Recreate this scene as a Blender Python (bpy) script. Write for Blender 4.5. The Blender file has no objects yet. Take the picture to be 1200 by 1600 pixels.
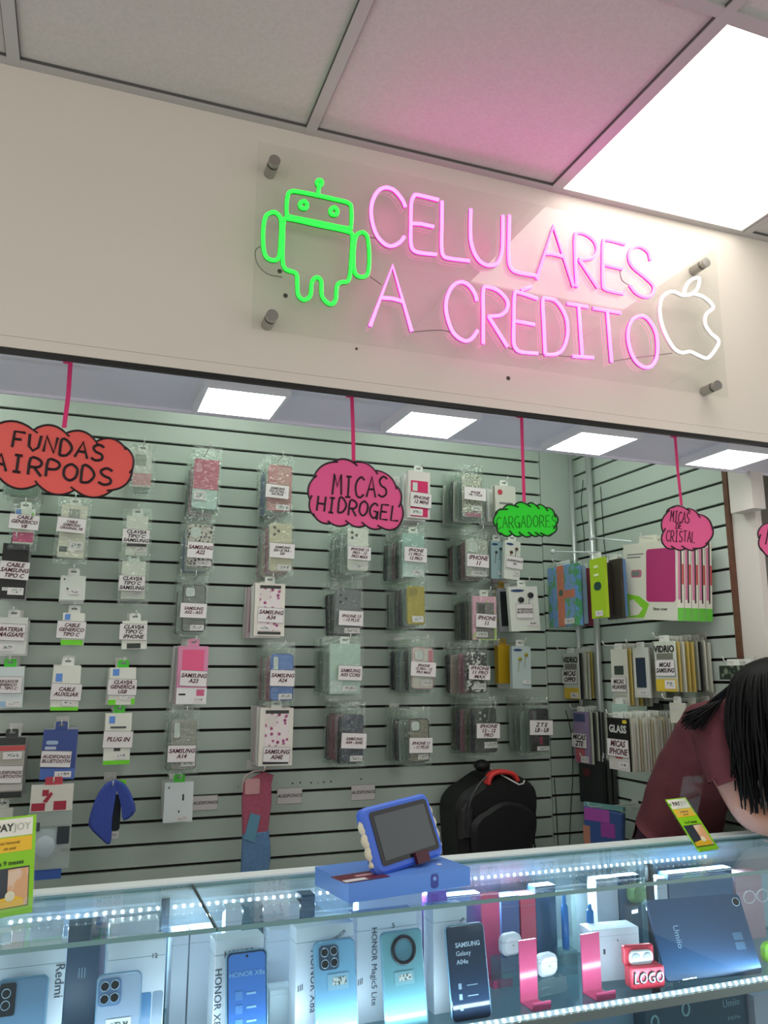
import bpy, bmesh, math, random
from mathutils import Vector, Matrix, noise
random.seed(7)
SC = bpy.context.scene
COL = SC.collection
R = math.radians

# ------------------------------------------------------------------ camera, world, exposure
FPX = 1270.0
PITCH = math.atan(255 / FPX)
YAW = math.atan(480 / (FPX / math.cos(PITCH)))
ZC = 1.45
cam = bpy.data.cameras.new('camera'); cam_o = bpy.data.objects.new('camera', cam); COL.objects.link(cam_o)
cam.sensor_fit = 'VERTICAL'; cam.sensor_height = 36; cam.lens = FPX / 1600 * 36; cam.clip_start = 0.02
cam_o.location = (0, 0, ZC); cam_o.rotation_euler = (math.pi / 2 + PITCH, 0, -YAW)
SC.camera = cam_o
vs = SC.view_settings
SC.display_settings.display_device = 'sRGB'
vs.view_transform = 'Standard'; vs.look = 'None'; vs.gamma = 1; vs.use_curve_mapping = False
vs.exposure = 0.0
WORLD_STRENGTH = 1.0
w = bpy.data.worlds.new('world'); SC.world = w; w.use_nodes = True
w.node_tree.nodes['Background'].inputs[0].default_value = (1.0, 0.97, 0.93, 1)
w.node_tree.nodes['Background'].inputs[1].default_value = WORLD_STRENGTH
SC.cycles.transparent_max_bounces = 48
SC.cycles.max_bounces = 8
CEILING_LAMP = 3.6      # big square panel in front of the shop
SOFFIT_LAMP = 12.0       # small square panels under the soffit
BACKROOM_LAMP = 8.0
PINK_NEON, GREEN_NEON, WHITE_NEON = 9.5, 3.0, 1.3
DIODE = 40.0
STRIP_W = 11.0

def area(name, loc, sx, sy, power, color, rot=(0, 0, 0)):
    l = bpy.data.lights.new(name, 'AREA'); l.shape = 'RECTANGLE'; l.size = sx; l.size_y = sy
    l.energy = power; l.color = color
    o = bpy.data.objects.new(name, l); o.location = loc; o.rotation_euler = rot; COL.objects.link(o)
    return o
area('led_strip_glow', (0.75, 1.872, 0.952), 1.9, 0.012, STRIP_W, (0.80, 0.92, 1.0), (R(-35), 0, 0))
area('shelf_strip_glow', (0.75, 1.612, 0.792), 1.9, 0.010, STRIP_W * 0.22, (0.80, 0.92, 1.0), (R(140), 0, 0))

# ------------------------------------------------------------------ pixel -> place on a known plane
_F = Vector((math.sin(YAW) * math.cos(PITCH), math.cos(YAW) * math.cos(PITCH), math.sin(PITCH)))
_R = Vector((math.cos(YAW), -math.sin(YAW), 0)); _U = _R.cross(_F)
def ray(u, v): return _F + _R * ((u - 600) / FPX) + _U * ((800 - v) / FPX)
def atY(u, v, Y): d = ray(u, v); p = d * (Y / d.y); return Vector((p.x, p.y, p.z + ZC))
def atX(u, v, X): d = ray(u, v); p = d * (X / d.x); return Vector((p.x, p.y, p.z + ZC))
def atZ(u, v, Z): d = ray(u, v); p = d * ((Z - ZC) / d.z); return Vector((p.x, p.y, p.z + ZC))

# ------------------------------------------------------------------ materials
MATS = {}
def lin(c): return tuple((x / 12.92 if x <= 0.04045 else ((x + 0.055) / 1.055) ** 2.4) for x in (v / 255 for v in c))
def mat(name, rgb, rough=0.5, metal=0.0, emit=0.0, spec=0.5, noise_amt=0.0, scale=40, bump=0.0, emit_rgb=None, coat=0.0):
    if name in MATS: return MATS[name]
    m = bpy.data.materials.new(name); m.use_nodes = True; MATS[name] = m
    nt = m.node_tree; b = nt.nodes['Principled BSDF']; c = lin(rgb) + (1,)
    b.inputs['Base Color'].default_value = c; b.inputs['Roughness'].default_value = rough
    b.inputs['Metallic'].default_value = metal; b.inputs['Specular IOR Level'].default_value = spec
    b.inputs['Coat Weight'].default_value = coat
    if emit:
        b.inputs['Emission Color'].default_value = (lin(emit_rgb) if emit_rgb else c[:3]) + (1,)
        b.inputs['Emission Strength'].default_value = emit
    if noise_amt or bump:
        tc = nt.nodes.new('ShaderNodeTexCoord'); n = nt.nodes.new('ShaderNodeTexNoise')
        n.inputs['Scale'].default_value = scale; n.inputs['Detail'].default_value = 4
        nt.links.new(tc.outputs['Object'], n.inputs['Vector'])
        if noise_amt:
            r = nt.nodes.new('ShaderNodeValToRGB')
            r.color_ramp.elements[0].position = 0.3; r.color_ramp.elements[1].position = 0.7
            r.color_ramp.elements[0].color = tuple(x * (1 - noise_amt) for x in c[:3]) + (1,)
            r.color_ramp.elements[1].color = tuple(min(1, x * (1 + noise_amt)) for x in c[:3]) + (1,)
            nt.links.new(n.outputs['Fac'], r.inputs['Fac']); nt.links.new(r.outputs['Color'], b.inputs['Base Color'])
        if bump:
            bp = nt.nodes.new('ShaderNodeBump'); bp.inputs['Strength'].default_value = bump; bp.inputs['Distance'].default_value = 0.01
            nt.links.new(n.outputs['Fac'], bp.inputs['Height']); nt.links.new(bp.outputs['Normal'], b.inputs['Normal'])
    return m
def mat_spots(name, c0, c1, scale=60, thr=0.35, rough=0.4, c2=None, tex='VORONOI', metal=0.0):
    if name in MATS: return MATS[name]
    m = mat(name, c0, rough, metal); nt = m.node_tree; b = nt.nodes['Principled BSDF']
    tc = nt.nodes.new('ShaderNodeTexCoord')
    if tex == 'VORONOI':
        t = nt.nodes.new('ShaderNodeTexVoronoi'); t.inputs['Scale'].default_value = scale; out = t.outputs['Distance']
    else:
        t = nt.nodes.new('ShaderNodeTexNoise'); t.inputs['Scale'].default_value = scale; t.inputs['Detail'].default_value = 3; out = t.outputs['Fac']
    nt.links.new(tc.outputs['Object'], t.inputs['Vector'])
    r = nt.nodes.new('ShaderNodeValToRGB'); e = r.color_ramp.elements
    e[0].position = thr; e[0].color = lin(c1) + (1,); e[1].position = thr + 0.06; e[1].color = lin(c0) + (1,)
    if c2:
        x = e.new(thr * 0.45); x.color = lin(c2) + (1,)
        x = e.new(thr * 0.55); x.color = lin(c1) + (1,)
    nt.links.new(out, r.inputs['Fac']); nt.links.new(r.outputs['Color'], b.inputs['Base Color'])
    return m
def mat_clear(name, tint=(255, 255, 255), gloss=0.10, rough=0.05, haze=0.0, bump=0.0, scale=60, edge=0.5, ior=1.45):
    """thin clear sheet: mostly see-through, with a sheen that grows at grazing angles"""
    if name in MATS: return MATS[name]
    m = bpy.data.materials.new(name); m.use_nodes = True; MATS[name] = m
    nt = m.node_tree; nt.nodes.remove(nt.nodes['Principled BSDF']); out = nt.nodes['Material Output']
    tr = nt.nodes.new('ShaderNodeBsdfTransparent'); tr.inputs[0].default_value = lin(tint) + (1,)
    gl = nt.nodes.new('ShaderNodeBsdfGlossy'); gl.inputs['Roughness'].default_value = rough
    fr = nt.nodes.new('ShaderNodeLayerWeight'); fr.inputs['Blend'].default_value = 0.5
    pw = nt.nodes.new('ShaderNodeMath'); pw.operation = 'POWER'; pw.inputs[1].default_value = 3.5
    nt.links.new(fr.outputs['Facing'], pw.inputs[0])
    mx = nt.nodes.new('ShaderNodeMixShader')
    ad = nt.nodes.new('ShaderNodeMath'); ad.operation = 'MULTIPLY_ADD'; ad.use_clamp = True
    ad.inputs[1].default_value = edge; ad.inputs[2].default_value = gloss
    nt.links.new(pw.outputs[0], ad.inputs[0]); nt.links.new(ad.outputs[0], mx.inputs[0])
    base = tr
    if haze:
        df = nt.nodes.new('ShaderNodeBsdfDiffuse'); df.inputs[0].default_value = lin((225, 232, 228)) + (1,)
        hm = nt.nodes.new('ShaderNodeMixShader'); hm.inputs[0].default_value = haze
        nt.links.new(tr.outputs[0], hm.inputs[1]); nt.links.new(df.outputs[0], hm.inputs[2]); base = hm
    nt.links.new(base.outputs[0], mx.inputs[1]); nt.links.new(gl.outputs[0], mx.inputs[2])
    nt.links.new(mx.outputs[0], out.inputs['Surface'])
    if bump:
        tc = nt.nodes.new('ShaderNodeTexCoord'); n = nt.nodes.new('ShaderNodeTexNoise'); n.inputs['Scale'].default_value = scale
        bp = nt.nodes.new('ShaderNodeBump'); bp.inputs['Strength'].default_value = bump; bp.inputs['Distance'].default_value = 0.02
        nt.links.new(tc.outputs['Object'], n.inputs['Vector']); nt.links.new(n.outputs['Fac'], bp.inputs['Height'])
        nt.links.new(bp.outputs['Normal'], gl.inputs['Normal']); nt.links.new(bp.outputs['Normal'], fr.inputs['Normal'])
    return m
def C(rgb, rough=0.5, **k):
    return mat('colour_%d_%d_%d_%d' % (*rgb, int(rough * 100)), rgb, rough, **k)

M_FASCIA = mat('fascia_paint', (216, 210, 198), 0.5, noise_amt=0.012, scale=3)
M_TILE = mat('ceiling_tile', (194, 191, 186), 0.9, noise_amt=0.05, scale=140, bump=0.06)
M_TBAR = mat('ceiling_bar', (178, 176, 174), 0.45)
M_SLAT = mat('slat_board', (188, 202, 191), 0.32, noise_amt=0.012, scale=2)
M_GROOVE = mat('slat_groove', (24, 20, 16), 0.8)
M_WHITEWALL = mat('plain_wall', (205, 201, 192), 0.7)
M_SOFFIT = mat('soffit_paint', (224, 222, 232), 0.5)
M_BLACK = mat('black_trim', (14, 13, 14), 0.35)
M_WOOD = mat('brown_edge', (98, 66, 48), 0.5, noise_amt=0.2, scale=30)
M_STEEL = mat('brushed_steel', (168, 166, 160), 0.32, metal=0.9)
M_ALU = mat('aluminium', (200, 206, 204), 0.35, metal=0.55)
M_WHITEALU = mat('white_profile', (224, 232, 232), 0.35)
M_WIRE = mat('white_wire', (215, 216, 210), 0.3, metal=0.2)
M_BAG = mat_clear('clear_bag', (246, 250, 247), 0.075, 0.12, haze=0.03, bump=0.9, scale=55)
M_STIFF = mat_clear('clear_blister', (240, 247, 243), 0.05, 0.08, haze=0.03)
M_ACRYL = mat_clear('clear_acrylic', (252, 253, 252), 0.04, 0.01, edge=0.35)
M_GLASS = mat_clear('case_glass', (236, 247, 250), 0.03, 0.01, edge=0.5)
M_GLASSEDGE = mat('glass_edge', (112, 156, 160), 0.15, coat=0.5)
M_PAPER = mat('white_paper', (226, 220, 220), 0.75)
M_INK = mat('dark_ink', (24, 10, 15), 0.7)
M_INKRED = mat('wine_ink', (78, 22, 44), 0.7)
M_GREYINK = mat('grey_ink', (120, 124, 122), 0.7)
M_BARS = mat_spots('barcode_bars', (214, 216, 212), (70, 78, 72), 260, 0.42, tex='NOISE')
M_CARD = mat('white_card', (222, 226, 218), 0.45)

# ------------------------------------------------------------------ mesh helpers
class MB:
    def __init__(s): s.bm = bmesh.new(); s.mi = 0
    def _add(s, vs, fs, M=None):
        bv = [s.bm.verts.new(M @ Vector(v) if M else v) for v in vs]
        for f in fs:
            try: bf = s.bm.faces.new([bv[i] for i in f]); bf.material_index = s.mi
            except ValueError: pass
        return s
    def box(s, x0, y0, z0, x1, y1, z1, M=None):
        v = [(x, y, z) for z in (z0, z1) for y in (y0, y1) for x in (x0, x1)]
        return s._add(v, [(0, 2, 3, 1), (4, 5, 7, 6), (0, 1, 5, 4), (2, 6, 7, 3), (0, 4, 6, 2), (1, 3, 7, 5)], M)
    def prism(s, pts, y0, y1, M=None, bev=0.0):
        """outline (x, z) counter-clockwise seen from the front (-y), extruded from y0 (front) to y1"""
        n = len(pts)
        rings = [(y0, 1.0), (y1, 1.0)] if not bev else [(y0, 0), (y0 + bev, 1), (y1 - bev, 1), (y1, 0)]
        cx = sum(p[0] for p in pts) / n; cz = sum(p[1] for p in pts) / n
        W = max(abs(p[0] - cx) for p in pts); H = max(abs(p[1] - cz) for p in pts)
        vs = []
        for y, k in rings:
            for x, z in pts:
                if bev and not k: x = cx + (x - cx) * (1 - bev / W); z = cz + (z - cz) * (1 - bev / H)
                vs.append((x, y, z))
        fs = [tuple(range(n)), tuple(reversed(range((len(rings) - 1) * n, len(rings) * n)))]
        for r in range(len(rings) - 1):
            for i in range(n):
                j = (i + 1) % n
                fs.append((r * n + j, r * n + i, (r + 1) * n + i, (r + 1) * n + j))
        return s._add(vs, fs, M)
    def tube(s, pts, r, seg=8, closed=False, caps=True, M=None):
        P = [Vector(p) for p in pts]; n = len(P); vs = []; up = None
        rr = r if isinstance(r, (list, tuple)) else [r] * n
        for i, p in enumerate(P):
            a = P[i - 1] if (i or closed) else P[i]; b = P[(i + 1) % n] if (i < n - 1 or closed) else P[i]
            t = (b - a).normalized() if (b - a).length > 1e-9 else Vector((0, 0, 1))
            if up is None:
                up = Vector((0, -1, 0)) if abs(t.y) < 0.9 else Vector((1, 0, 0))
            up = (up - t * up.dot(t)); up = up.normalized() if up.length > 1e-6 else t.orthogonal().normalized()
            sd = t.cross(up)
            for k in range(seg):
                a_ = 2 * math.pi * k / seg
                vs.append(p + (up * math.cos(a_) + sd * math.sin(a_)) * rr[i])
        fs = []
        for i in range(n if closed else n - 1):
            for k in range(seg):
                k2 = (k + 1) % seg; j = (i + 1) % n
                fs.append((i * seg + k, i * seg + k2, j * seg + k2, j * seg + k))
        if caps and not closed:
            fs.append(tuple(reversed(range(seg)))); fs.append(tuple(range((n - 1) * seg, n * seg)))
        return s._add(vs, fs, M)
    def cyl(s, p, q, r, seg=20, M=None): return s.tube([p, q], r, seg, M=M)
    def ell(s, c, rx, ry, rz, nu=20, nv=12, M=None, fn=None):
        vs = []; fs = []
        for j in range(nv + 1):
            th = math.pi * j / nv
            for i in range(nu):
                ph = 2 * math.pi * i / nu
                d = Vector((math.sin(th) * math.cos(ph), math.sin(th) * math.sin(ph), math.cos(th)))
                k = fn(d) if fn else 1
                vs.append((c[0] + d.x * rx * k, c[1] + d.y * ry * k, c[2] + d.z * rz * k))
        for j in range(nv):
            for i in range(nu):
                i2 = (i + 1) % nu
                fs.append((j * nu + i, (j + 1) * nu + i, (j + 1) * nu + i2, j * nu + i2))
        s._add(vs, fs, M); bmesh.ops.remove_doubles(s.bm, verts=s.bm.verts, dist=1e-6); return s
    def sheet(s, w, h, nx, nz, fn, M=None):
        """front sheet hanging down from z=0, width w; fn(u, v) -> y"""
        vs = []; fs = []
        for j in range(nz + 1):
            for i in range(nx + 1):
                u, v = i / nx, j / nz
                vs.append((w * (u - 0.5), fn(u, v), -h * v))
        for j in range(nz):
            for i in range(nx):
                a = j * (nx + 1) + i; fs.append((a, a + nx + 1, a + nx + 2, a + 1))
        return s._add(vs, fs, M)
    def build(s, name, mats, parent=None, smooth=False, loc=None):
        me = bpy.data.meshes.new(name)
        bmesh.ops.recalc_face_normals(s.bm, faces=s.bm.faces)
        s.bm.to_mesh(me); s.bm.free()
        for m in (mats if isinstance(mats, (list, tuple)) else [mats]): me.materials.append(m)
        if smooth:
            for p in me.polygons: p.use_smooth = True
        o = bpy.data.objects.new(name, me); COL.objects.link(o)
        if parent: o.parent = parent
        if loc is not None: o.location = loc
        return o
def rrect(w, h, r, cx=0, cz=0, n=5):
    r = min(r, w / 2 - 1e-4, h / 2 - 1e-4); pts = []
    for sx, sz, a0 in ((1, -1, -90), (1, 1, 0), (-1, 1, 90), (-1, -1, 180)):
        for k in range(n + 1):
            a = R(a0 + 90 * k / n)
            pts.append((cx + sx * (w / 2 - r) + r * math.cos(a), cz + sz * (h / 2 - r) + r * math.sin(a)))
    return pts
def smooth_path(P, closed=False, n=6):
    P = [Vector(p) for p in P]; N = len(P); out = []
    for i in range(N if closed else N - 1):
        if closed: a, b, c, d = P[i - 1], P[i], P[(i + 1) % N], P[(i + 2) % N]
        else: a, b, c, d = P[max(i - 1, 0)], P[i], P[i + 1], P[min(i + 2, N - 1)]
        for k in range(n):
            t = k / n
            out.append(0.5 * ((2 * b) + (c - a) * t + (2 * a - 5 * b + 4 * c - d) * t * t + (3 * b - a - 3 * c + d) * t ** 3))
    if not closed: out.append(P[-1])
    return out
def tag(o, label=None, cat=None, group=None, kind=None):
    if label: o['label'] = label
    if cat: o['category'] = cat
    if group: o['group'] = group
    if kind: o['kind'] = kind
    return o
def struct(o): o['kind'] = 'structure'; return o
def thing(name, label, cat, loc=(0, 0, 0), rz=0, group=None, rx=0, ry=0):
    o = bpy.data.objects.new(name, None); COL.objects.link(o); o.empty_display_size = 0.05
    o.location = loc; o.rotation_euler = (rx, ry, rz)
    return tag(o, label, cat, group)
def copy_tree(o, parent=None):
    c = o.copy(); COL.objects.link(c); c.parent = parent
    for ch in o.children: copy_tree(ch, c)
    return c
def text(s, size, m, parent, loc, rot=(math.pi / 2, 0, 0), shear=0.0, bold=0.0, align='CENTER', name='lettering', ext=0.0002, sx=1.0, space=1.0, line=1.0):
    cu = bpy.data.curves.new('t', 'FONT'); cu.body = s; cu.size = size; cu.shear = shear; cu.offset = bold * size
    cu.align_x = align; cu.align_y = 'CENTER'; cu.extrude = ext; cu.resolution_u = 2; cu.space_character = space; cu.space_line = line
    t = bpy.data.objects.new('t', cu)
    me = bpy.data.meshes.new_from_object(t); bpy.data.objects.remove(t); bpy.data.curves.remove(cu)
    me.name = name; me.materials.clear(); me.materials.append(m)
    o = bpy.data.objects.new(name, me); COL.objects.link(o); o.parent = parent; o.location = loc; o.rotation_euler = rot; o.scale = (sx, 1, 1)
    return o
ORD = ['', 'first', 'second', 'third', 'fourth', 'fifth', 'sixth', 'seventh', 'eighth', 'ninth', 'tenth', 'eleventh', 'twelfth', 'thirteenth',
       'fourteenth', 'fifteenth', 'sixteenth', 'seventeenth', 'eighteenth', 'nineteenth', 'twentieth']

# ------------------------------------------------------------------ the setting
YF, ZT = 1.58, 2.638            # fascia plane, ceiling height
YB, XS = 3.0, 2.0               # slat wall planes
X0, X1 = -1.3, 3.2
struct(MB().box(X0, -2.6, -0.05, X1, 3.2, 0).build('floor', mat('floor_tile', (150, 148, 144), 0.4)))
# slat wall at the back: boards standing proud of a dark groove, one wall
def slat_wall(name, axis, a0, a1, plane, z_ref, pitch, z_lo, z_hi, thick=0.016, gap=0.0098):
    mb = MB()
    def bx(z0, z1, d0, d1):
        if axis == 'x': mb.box(a0, plane + d0, z0, a1, plane + d1, z1)
        else: mb.box(plane + d0, a0, z0, plane + d1, a1, z1)
    mb.mi = 1; bx(z_lo, z_hi, thick, thick + 0.01)
    mb.mi = 0; k = math.ceil((z_lo - z_ref) / pitch) - 1; z = z_ref + k * pitch
    while z < z_hi:
        b0, b1 = max(z + gap / 2, z_lo), min(z + pitch - gap / 2, z_hi)
        if b1 > b0: bx(b0, b1, 0, thick)
        z += pitch
    return struct(mb.build(name, [M_SLAT, M_GROOVE]))
slat_wall('wall_back', 'x', X0, 1.836, YB, 2.365, 0.0737, 0.0, 2.64)
slat_wall('wall_back_corner', 'x', 1.84, 2.016, YB, 2.003, 0.0737, 0.0, 2.036)
struct(MB().box(1.84, YB, 2.036, 2.016, YB + 0.026, 2.64).build('wall_back_corner_upper', M_SLAT))
slat_wall('wall_right', 'y', 2.105, 2.999, XS, 2.164, 0.0737, 0.0, 2.64)
struct(MB().box(XS - 0.004, 2.085, 0, XS + 0.026, 2.105, 2.64).build('trim_1', M_WOOD))
struct(MB().box(XS + 0.006, 1.985, 0, XS + 0.03, 2.085, 2.64).build('wall_right_plain', M_WHITEWALL))
struct(MB().box(1.955, 1.94, 1.965, XS + 0.006, 2.035, 2.22).build('wall_right_beam', M_WHITEWALL))
struct(MB().box(X1, 1.62, 0, X1 + 0.03, 3.03, 2.64).build('wall_far_right', M_WHITEWALL))
struct(MB().box(XS + 0.03, YB, 0, X1, YB + 0.03, 2.64).build('wall_back_plain', M_WHITEWALL))
struct(MB().box(X0 - 0.03, 1.62, 0, X0, 3.0, 2.64).build('wall_left', M_WHITEWALL))
struct(MB().box(X0, 1.62, ZT, X1, 3.03, ZT + 0.02).build('ceiling_inner', M_WHITEWALL))
# fascia with its seam, black lower edge
struct(MB().box(X0, YF, 2.0725, X1, YF + 0.04, ZT + 0.02).build('wall_front', M_FASCIA))
struct(MB().box(X0, YF - 0.001, 2.05, X1, YF + 0.04, 2.0715).build('trim_2', M_FASCIA))
struct(MB().box(X0, YF + 0.002, 2.0395, X1, YF + 0.012, 2.05).build('trim_3', M_BLACK))
struct(MB().box(X0, YF + 0.041, 2.085, X1, 1.955, 2.12).build('ceiling_soffit', M_SOFFIT))
struct(MB().box(X0, 1.948, 2.079, X1, 1.957, 2.125).build('trim_4', M_SOFFIT))
# suspended ceiling of the passage
struct(MB().box(X0, -2.6, ZT + 0.008, X1, YF, ZT + 0.03).build('ceiling', M_TILE))
tb = MB()
for x in (-0.806, -0.20, 0.406, 1.035, 1.64, 2.25): tb.box(x - 0.012, -2.6, ZT, x + 0.012, YF, ZT + 0.009)
for y in (0.985, 0.38, -0.225, -0.83, -1.435): tb.box(X0, y - 0.012, ZT + 0.0005, X1, y + 0.012, ZT + 0.009)
tb.box(X0, YF - 0.022, ZT + 0.0005, X1, YF, ZT + 0.009)
tb.mi = 1
for x in (-0.806, -0.20, 0.406, 1.035, 1.64, 2.25): tb.box(x - 0.0133, -2.6, ZT + 0.002, x + 0.0133, YF, ZT + 0.0088)
tb.box(X0, YF - 0.0236, ZT + 0.002, X1, YF, ZT + 0.0088)
struct(tb.build('ceiling_grid', [M_TBAR, mat('shadow_gap', (84, 82, 80), 0.8)]))

# ------------------------------------------------------------------ lamps of the place
M_LAMP = mat('lamp_diffuser', (250, 248, 244), 0.6, emit=CEILING_LAMP, emit_rgb=(255, 250, 242))
M_SLAMP = mat('soffit_diffuser', (252, 250, 250), 0.6, emit=SOFFIT_LAMP, emit_rgb=(255, 250, 248))
M_BLAMP = mat('backroom_diffuser', (250, 252, 250), 0.6, emit=BACKROOM_LAMP, emit_rgb=(244, 255, 244))
def panel_lamp(name, label, cx, cy, z, half, fr, th, m, group=None, frame=M_TBAR):
    t = thing(name, label, 'ceiling light', (cx, cy, z), 0, group)
    f = MB(); a, b = half + fr, half
    for x0, y0, x1, y1 in ((-a, -a, a, -b), (-a, b, a, a), (-a, -b, -b, b), (b, -b, a, b)): f.box(x0, y0, 0, x1, y1, th)
    f.build('frame', frame, t)
    MB().box(-half, -half, 0.0008, half, half, 0.004).build('diffuser', m, t)
    return t
panel_lamp('ceiling_light', 'large square glowing ceiling panel above the neon apple', 1.336, 1.285, ZT + 0.001, 0.282, 0.008, 0.006, M_LAMP)
SOFF = (0.312, 0.789, 1.263, 1.737)
for i, x in enumerate(SOFF):
    lab = ['small square light under the soffit between the red and pink hanging signs', 'small square light just beyond the MICAS HIDROGEL sign',
           'small square light above the white posts in the wall corner', 'small square light above the bent-over person'][i]
    panel_lamp('soffit_light', lab, x, 1.795, 2.063, 0.086, 0.010, 0.022, M_SLAMP, 'square lights under the soffit', mat('lamp_rim', (226, 226, 230), 0.4))
for x in (-0.5, 0.5, 1.45):
    panel_lamp('backroom_light', 'square ceiling light over the staff aisle' + {-0.5: ' end', 0.5: ' middle', 1.45: ' by the corner'}[x], x, 2.42, ZT - 0.006, 0.20, 0.010, 0.006, M_BLAMP, 'lights over the staff aisle')
for x, y in ((-0.49, -0.52), (1.336, -0.52)):  # unseen panels behind the camera, added to brighten the fascia
    panel_lamp('ceiling_light', 'added unseen ceiling panel of the passage ' + ('over the entrance' if x < 0 else 'over the walkway'), x, y, ZT + 0.001, 0.282, 0.008, 0.006, M_LAMP)

# ------------------------------------------------------------------ neon sign on clear acrylic
YN = 1.533
M_PINK = mat('pink_neon', (255, 120, 225), 0.35, emit=PINK_NEON, emit_rgb=(255, 62, 196))
M_GREEN = mat('green_neon', (60, 235, 90), 0.35, emit=GREEN_NEON, emit_rgb=(20, 235, 38))
M_WNEON = mat('white_neon', (240, 242, 240), 0.35, emit=WHITE_NEON, emit_rgb=(250, 252, 248))
M_BACKING = {'pink_neon': mat('pink_backing', (226, 70, 190), .4), 'green_neon': mat('green_backing', (24, 150, 44), .4), 'white_neon': mat('white_backing', (214, 214, 210), .4)}
sign = thing('neon_sign', 'neon sign reading CELULARES A CREDITO on a clear acrylic board', 'neon sign', (0.9, 1.55, 2.15))
def world(o):      # parts given in room coordinates under a parent that is only moved
    o.location = -Vector(o.parent.location); return o
p0, p1 = atY(404, 520, 1.54), atY(1119, 392, 1.54)
bd = MB(); bd.box(0.285, 1.540, 2.142, 1.503, 1.545, 2.566); world(bd.build('acrylic_board', M_ACRYL, sign))
for u, v in ((421, 272), (417, 508), (1082, 424), (1099, 612)):
    b = atY(u, v, YF); so = MB(); so.cyl((b.x, YF, b.z), (b.x, 1.546, b.z), 0.0125, 24); so.cyl((b.x, 1.5395, b.z), (b.x, 1.527, b.z), 0.0125, 24)
    so.cyl((b.x, 1.546, b.z), (b.x, 1.5395, b.z), 0.008, 16)
    world(so.build('standoff', M_STEEL, sign, smooth=False))
def neon(name, strokes, m, sc, off, r=0.0040):
    mb = MB()
    for st in strokes:
        closed = st[-1] == 'c'; pts = [p for p in st if p != 'c' and p != 's']; sharp = st[-1] == 's'
        P = [atY(off[0] + x / sc, off[1] + y / sc, YN) for x, y in pts]
        Q = P if sharp else smooth_path(P, closed, 5)
        mb.mi = 0; mb.tube(Q, r, 8, closed)
        mb.mi = 1; mb.tube([q + Vector((0, 0.0036, 0)) for q in Q], r * 1.12, 8, closed)
    return world(mb.build(name, [m, M_BACKING[m.name]], sign, smooth=True))
o3, o4 = ((380, 240), 3.0), ((760, 300), 2.727)
L3 = lambda n, s, m=M_PINK: neon(n, s, m, o3[1], o3[0])
L4 = lambda n, s, m=M_PINK: neon(n, s, m, o4[1], o4[0])
L3('neon_letter', [[(760, 250), (745, 215), (705, 170), (660, 160), (625, 185), (602, 240), (603, 310), (625, 380), (665, 425), (700, 433), (735, 415), (755, 390)]])
L3('neon_letter', [[(915, 217), (818, 194), (800, 200), (788, 235), (786, 330), (786, 420), (798, 453), (830, 465), (905, 473)], [(790, 328), (830, 329), (893, 343), 's']])
L3('neon_letter', [[(932, 225), (931, 330), (930, 440), (938, 477), (960, 490), (1060, 503)]])
neon('neon_letter', [[(735.5, 327), (735, 355), (736, 378), (742, 397), (752, 410), (765, 415), (777, 411), (784, 395), (785.5, 370), (785.7, 337)]], M_PINK, 1, (0, 0))
L4('neon_letter', [[(98, 100), (96, 190), (96, 285), (106, 325), (135, 343), (215, 357)]])
L4('neon_letter', [[(215, 370), (285, 145), (372, 402), 's'], [(250, 262), (285, 264), (325, 275)]])
L4('neon_letter', [[(386, 405), (380, 300), (378, 195), (388, 173), (425, 180), (460, 208), (472, 248), (452, 280), (396, 287), 'x'][:-1], [(396, 287), (476, 408), 's']])
L4('neon_letter', [[(592, 222), (515, 203), (499, 212), (497, 300), (498, 390), (510, 415), (585, 433)], [(500, 308), (580, 327), 's']])
L4('neon_letter', [[(700, 290), (690, 255), (655, 232), (622, 240), (608, 275), (625, 318), (680, 365), (713, 400), (708, 434), (682, 447), (640, 430), (612, 395)]])
L3('neon_letter', [[(595, 808), (700, 527), (790, 833), 's'], [(648, 676), (700, 680), (748, 693)]])
L3('neon_letter', [[(1095, 690), (1085, 655), (1055, 615), (1015, 602), (975, 630), (952, 690), (955, 760), (985, 840), (1035, 877), (1070, 868), (1098, 830)]])
neon('neon_letter', [[(755, 537), (755, 495), (755, 455), (760, 448), (778, 454), (792, 469), (792, 483), (782, 492.5), (763, 494)], [(763, 494), (793, 542), 's']], M_PINK, 1, (0, 0))
L4('neon_letter', [[(218, 455), (138, 428), (120, 438), (117, 540), (116, 635), (126, 668), (150, 682), (218, 688)], [(120, 549), (205, 565), 's'], [(150, 418), (190, 404), 's']])
L4('neon_letter', [[(250, 690), (245, 575), (240, 465), (255, 453), (300, 468), (338, 530), (346, 600), (330, 662), (300, 690), (250, 692)]])
L4('neon_letter', [[(345, 475), (432, 490), 's'], [(393, 485), (408, 698), 's'], [(368, 700), (455, 706), 's']])
L4('neon_letter', [[(455, 495), (572, 515), 's'], [(515, 508), (533, 725), 's']])
L4('neon_letter', [[(665, 528), (700, 555), (725, 610), (728, 690), (710, 735), (680, 748), (640, 725), (612, 670), (603, 600), (622, 545), 'c']])
tag(L4('neon_apple', [[(800, 425), (840, 441), (882, 434), (930, 450), (967, 490), (938, 520), (932, 560), (955, 600), (990, 635), (970, 680), (940, 708), (900, 694), (868, 680), (830, 684), (795, 660), (757, 590), (740, 520), (745, 460), (770, 430), 'c'],
                [(845, 435), (855, 395), (880, 370), (907, 368), (900, 410), (872, 436), 'c']], M_WNEON), 'white neon apple outline')
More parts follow.
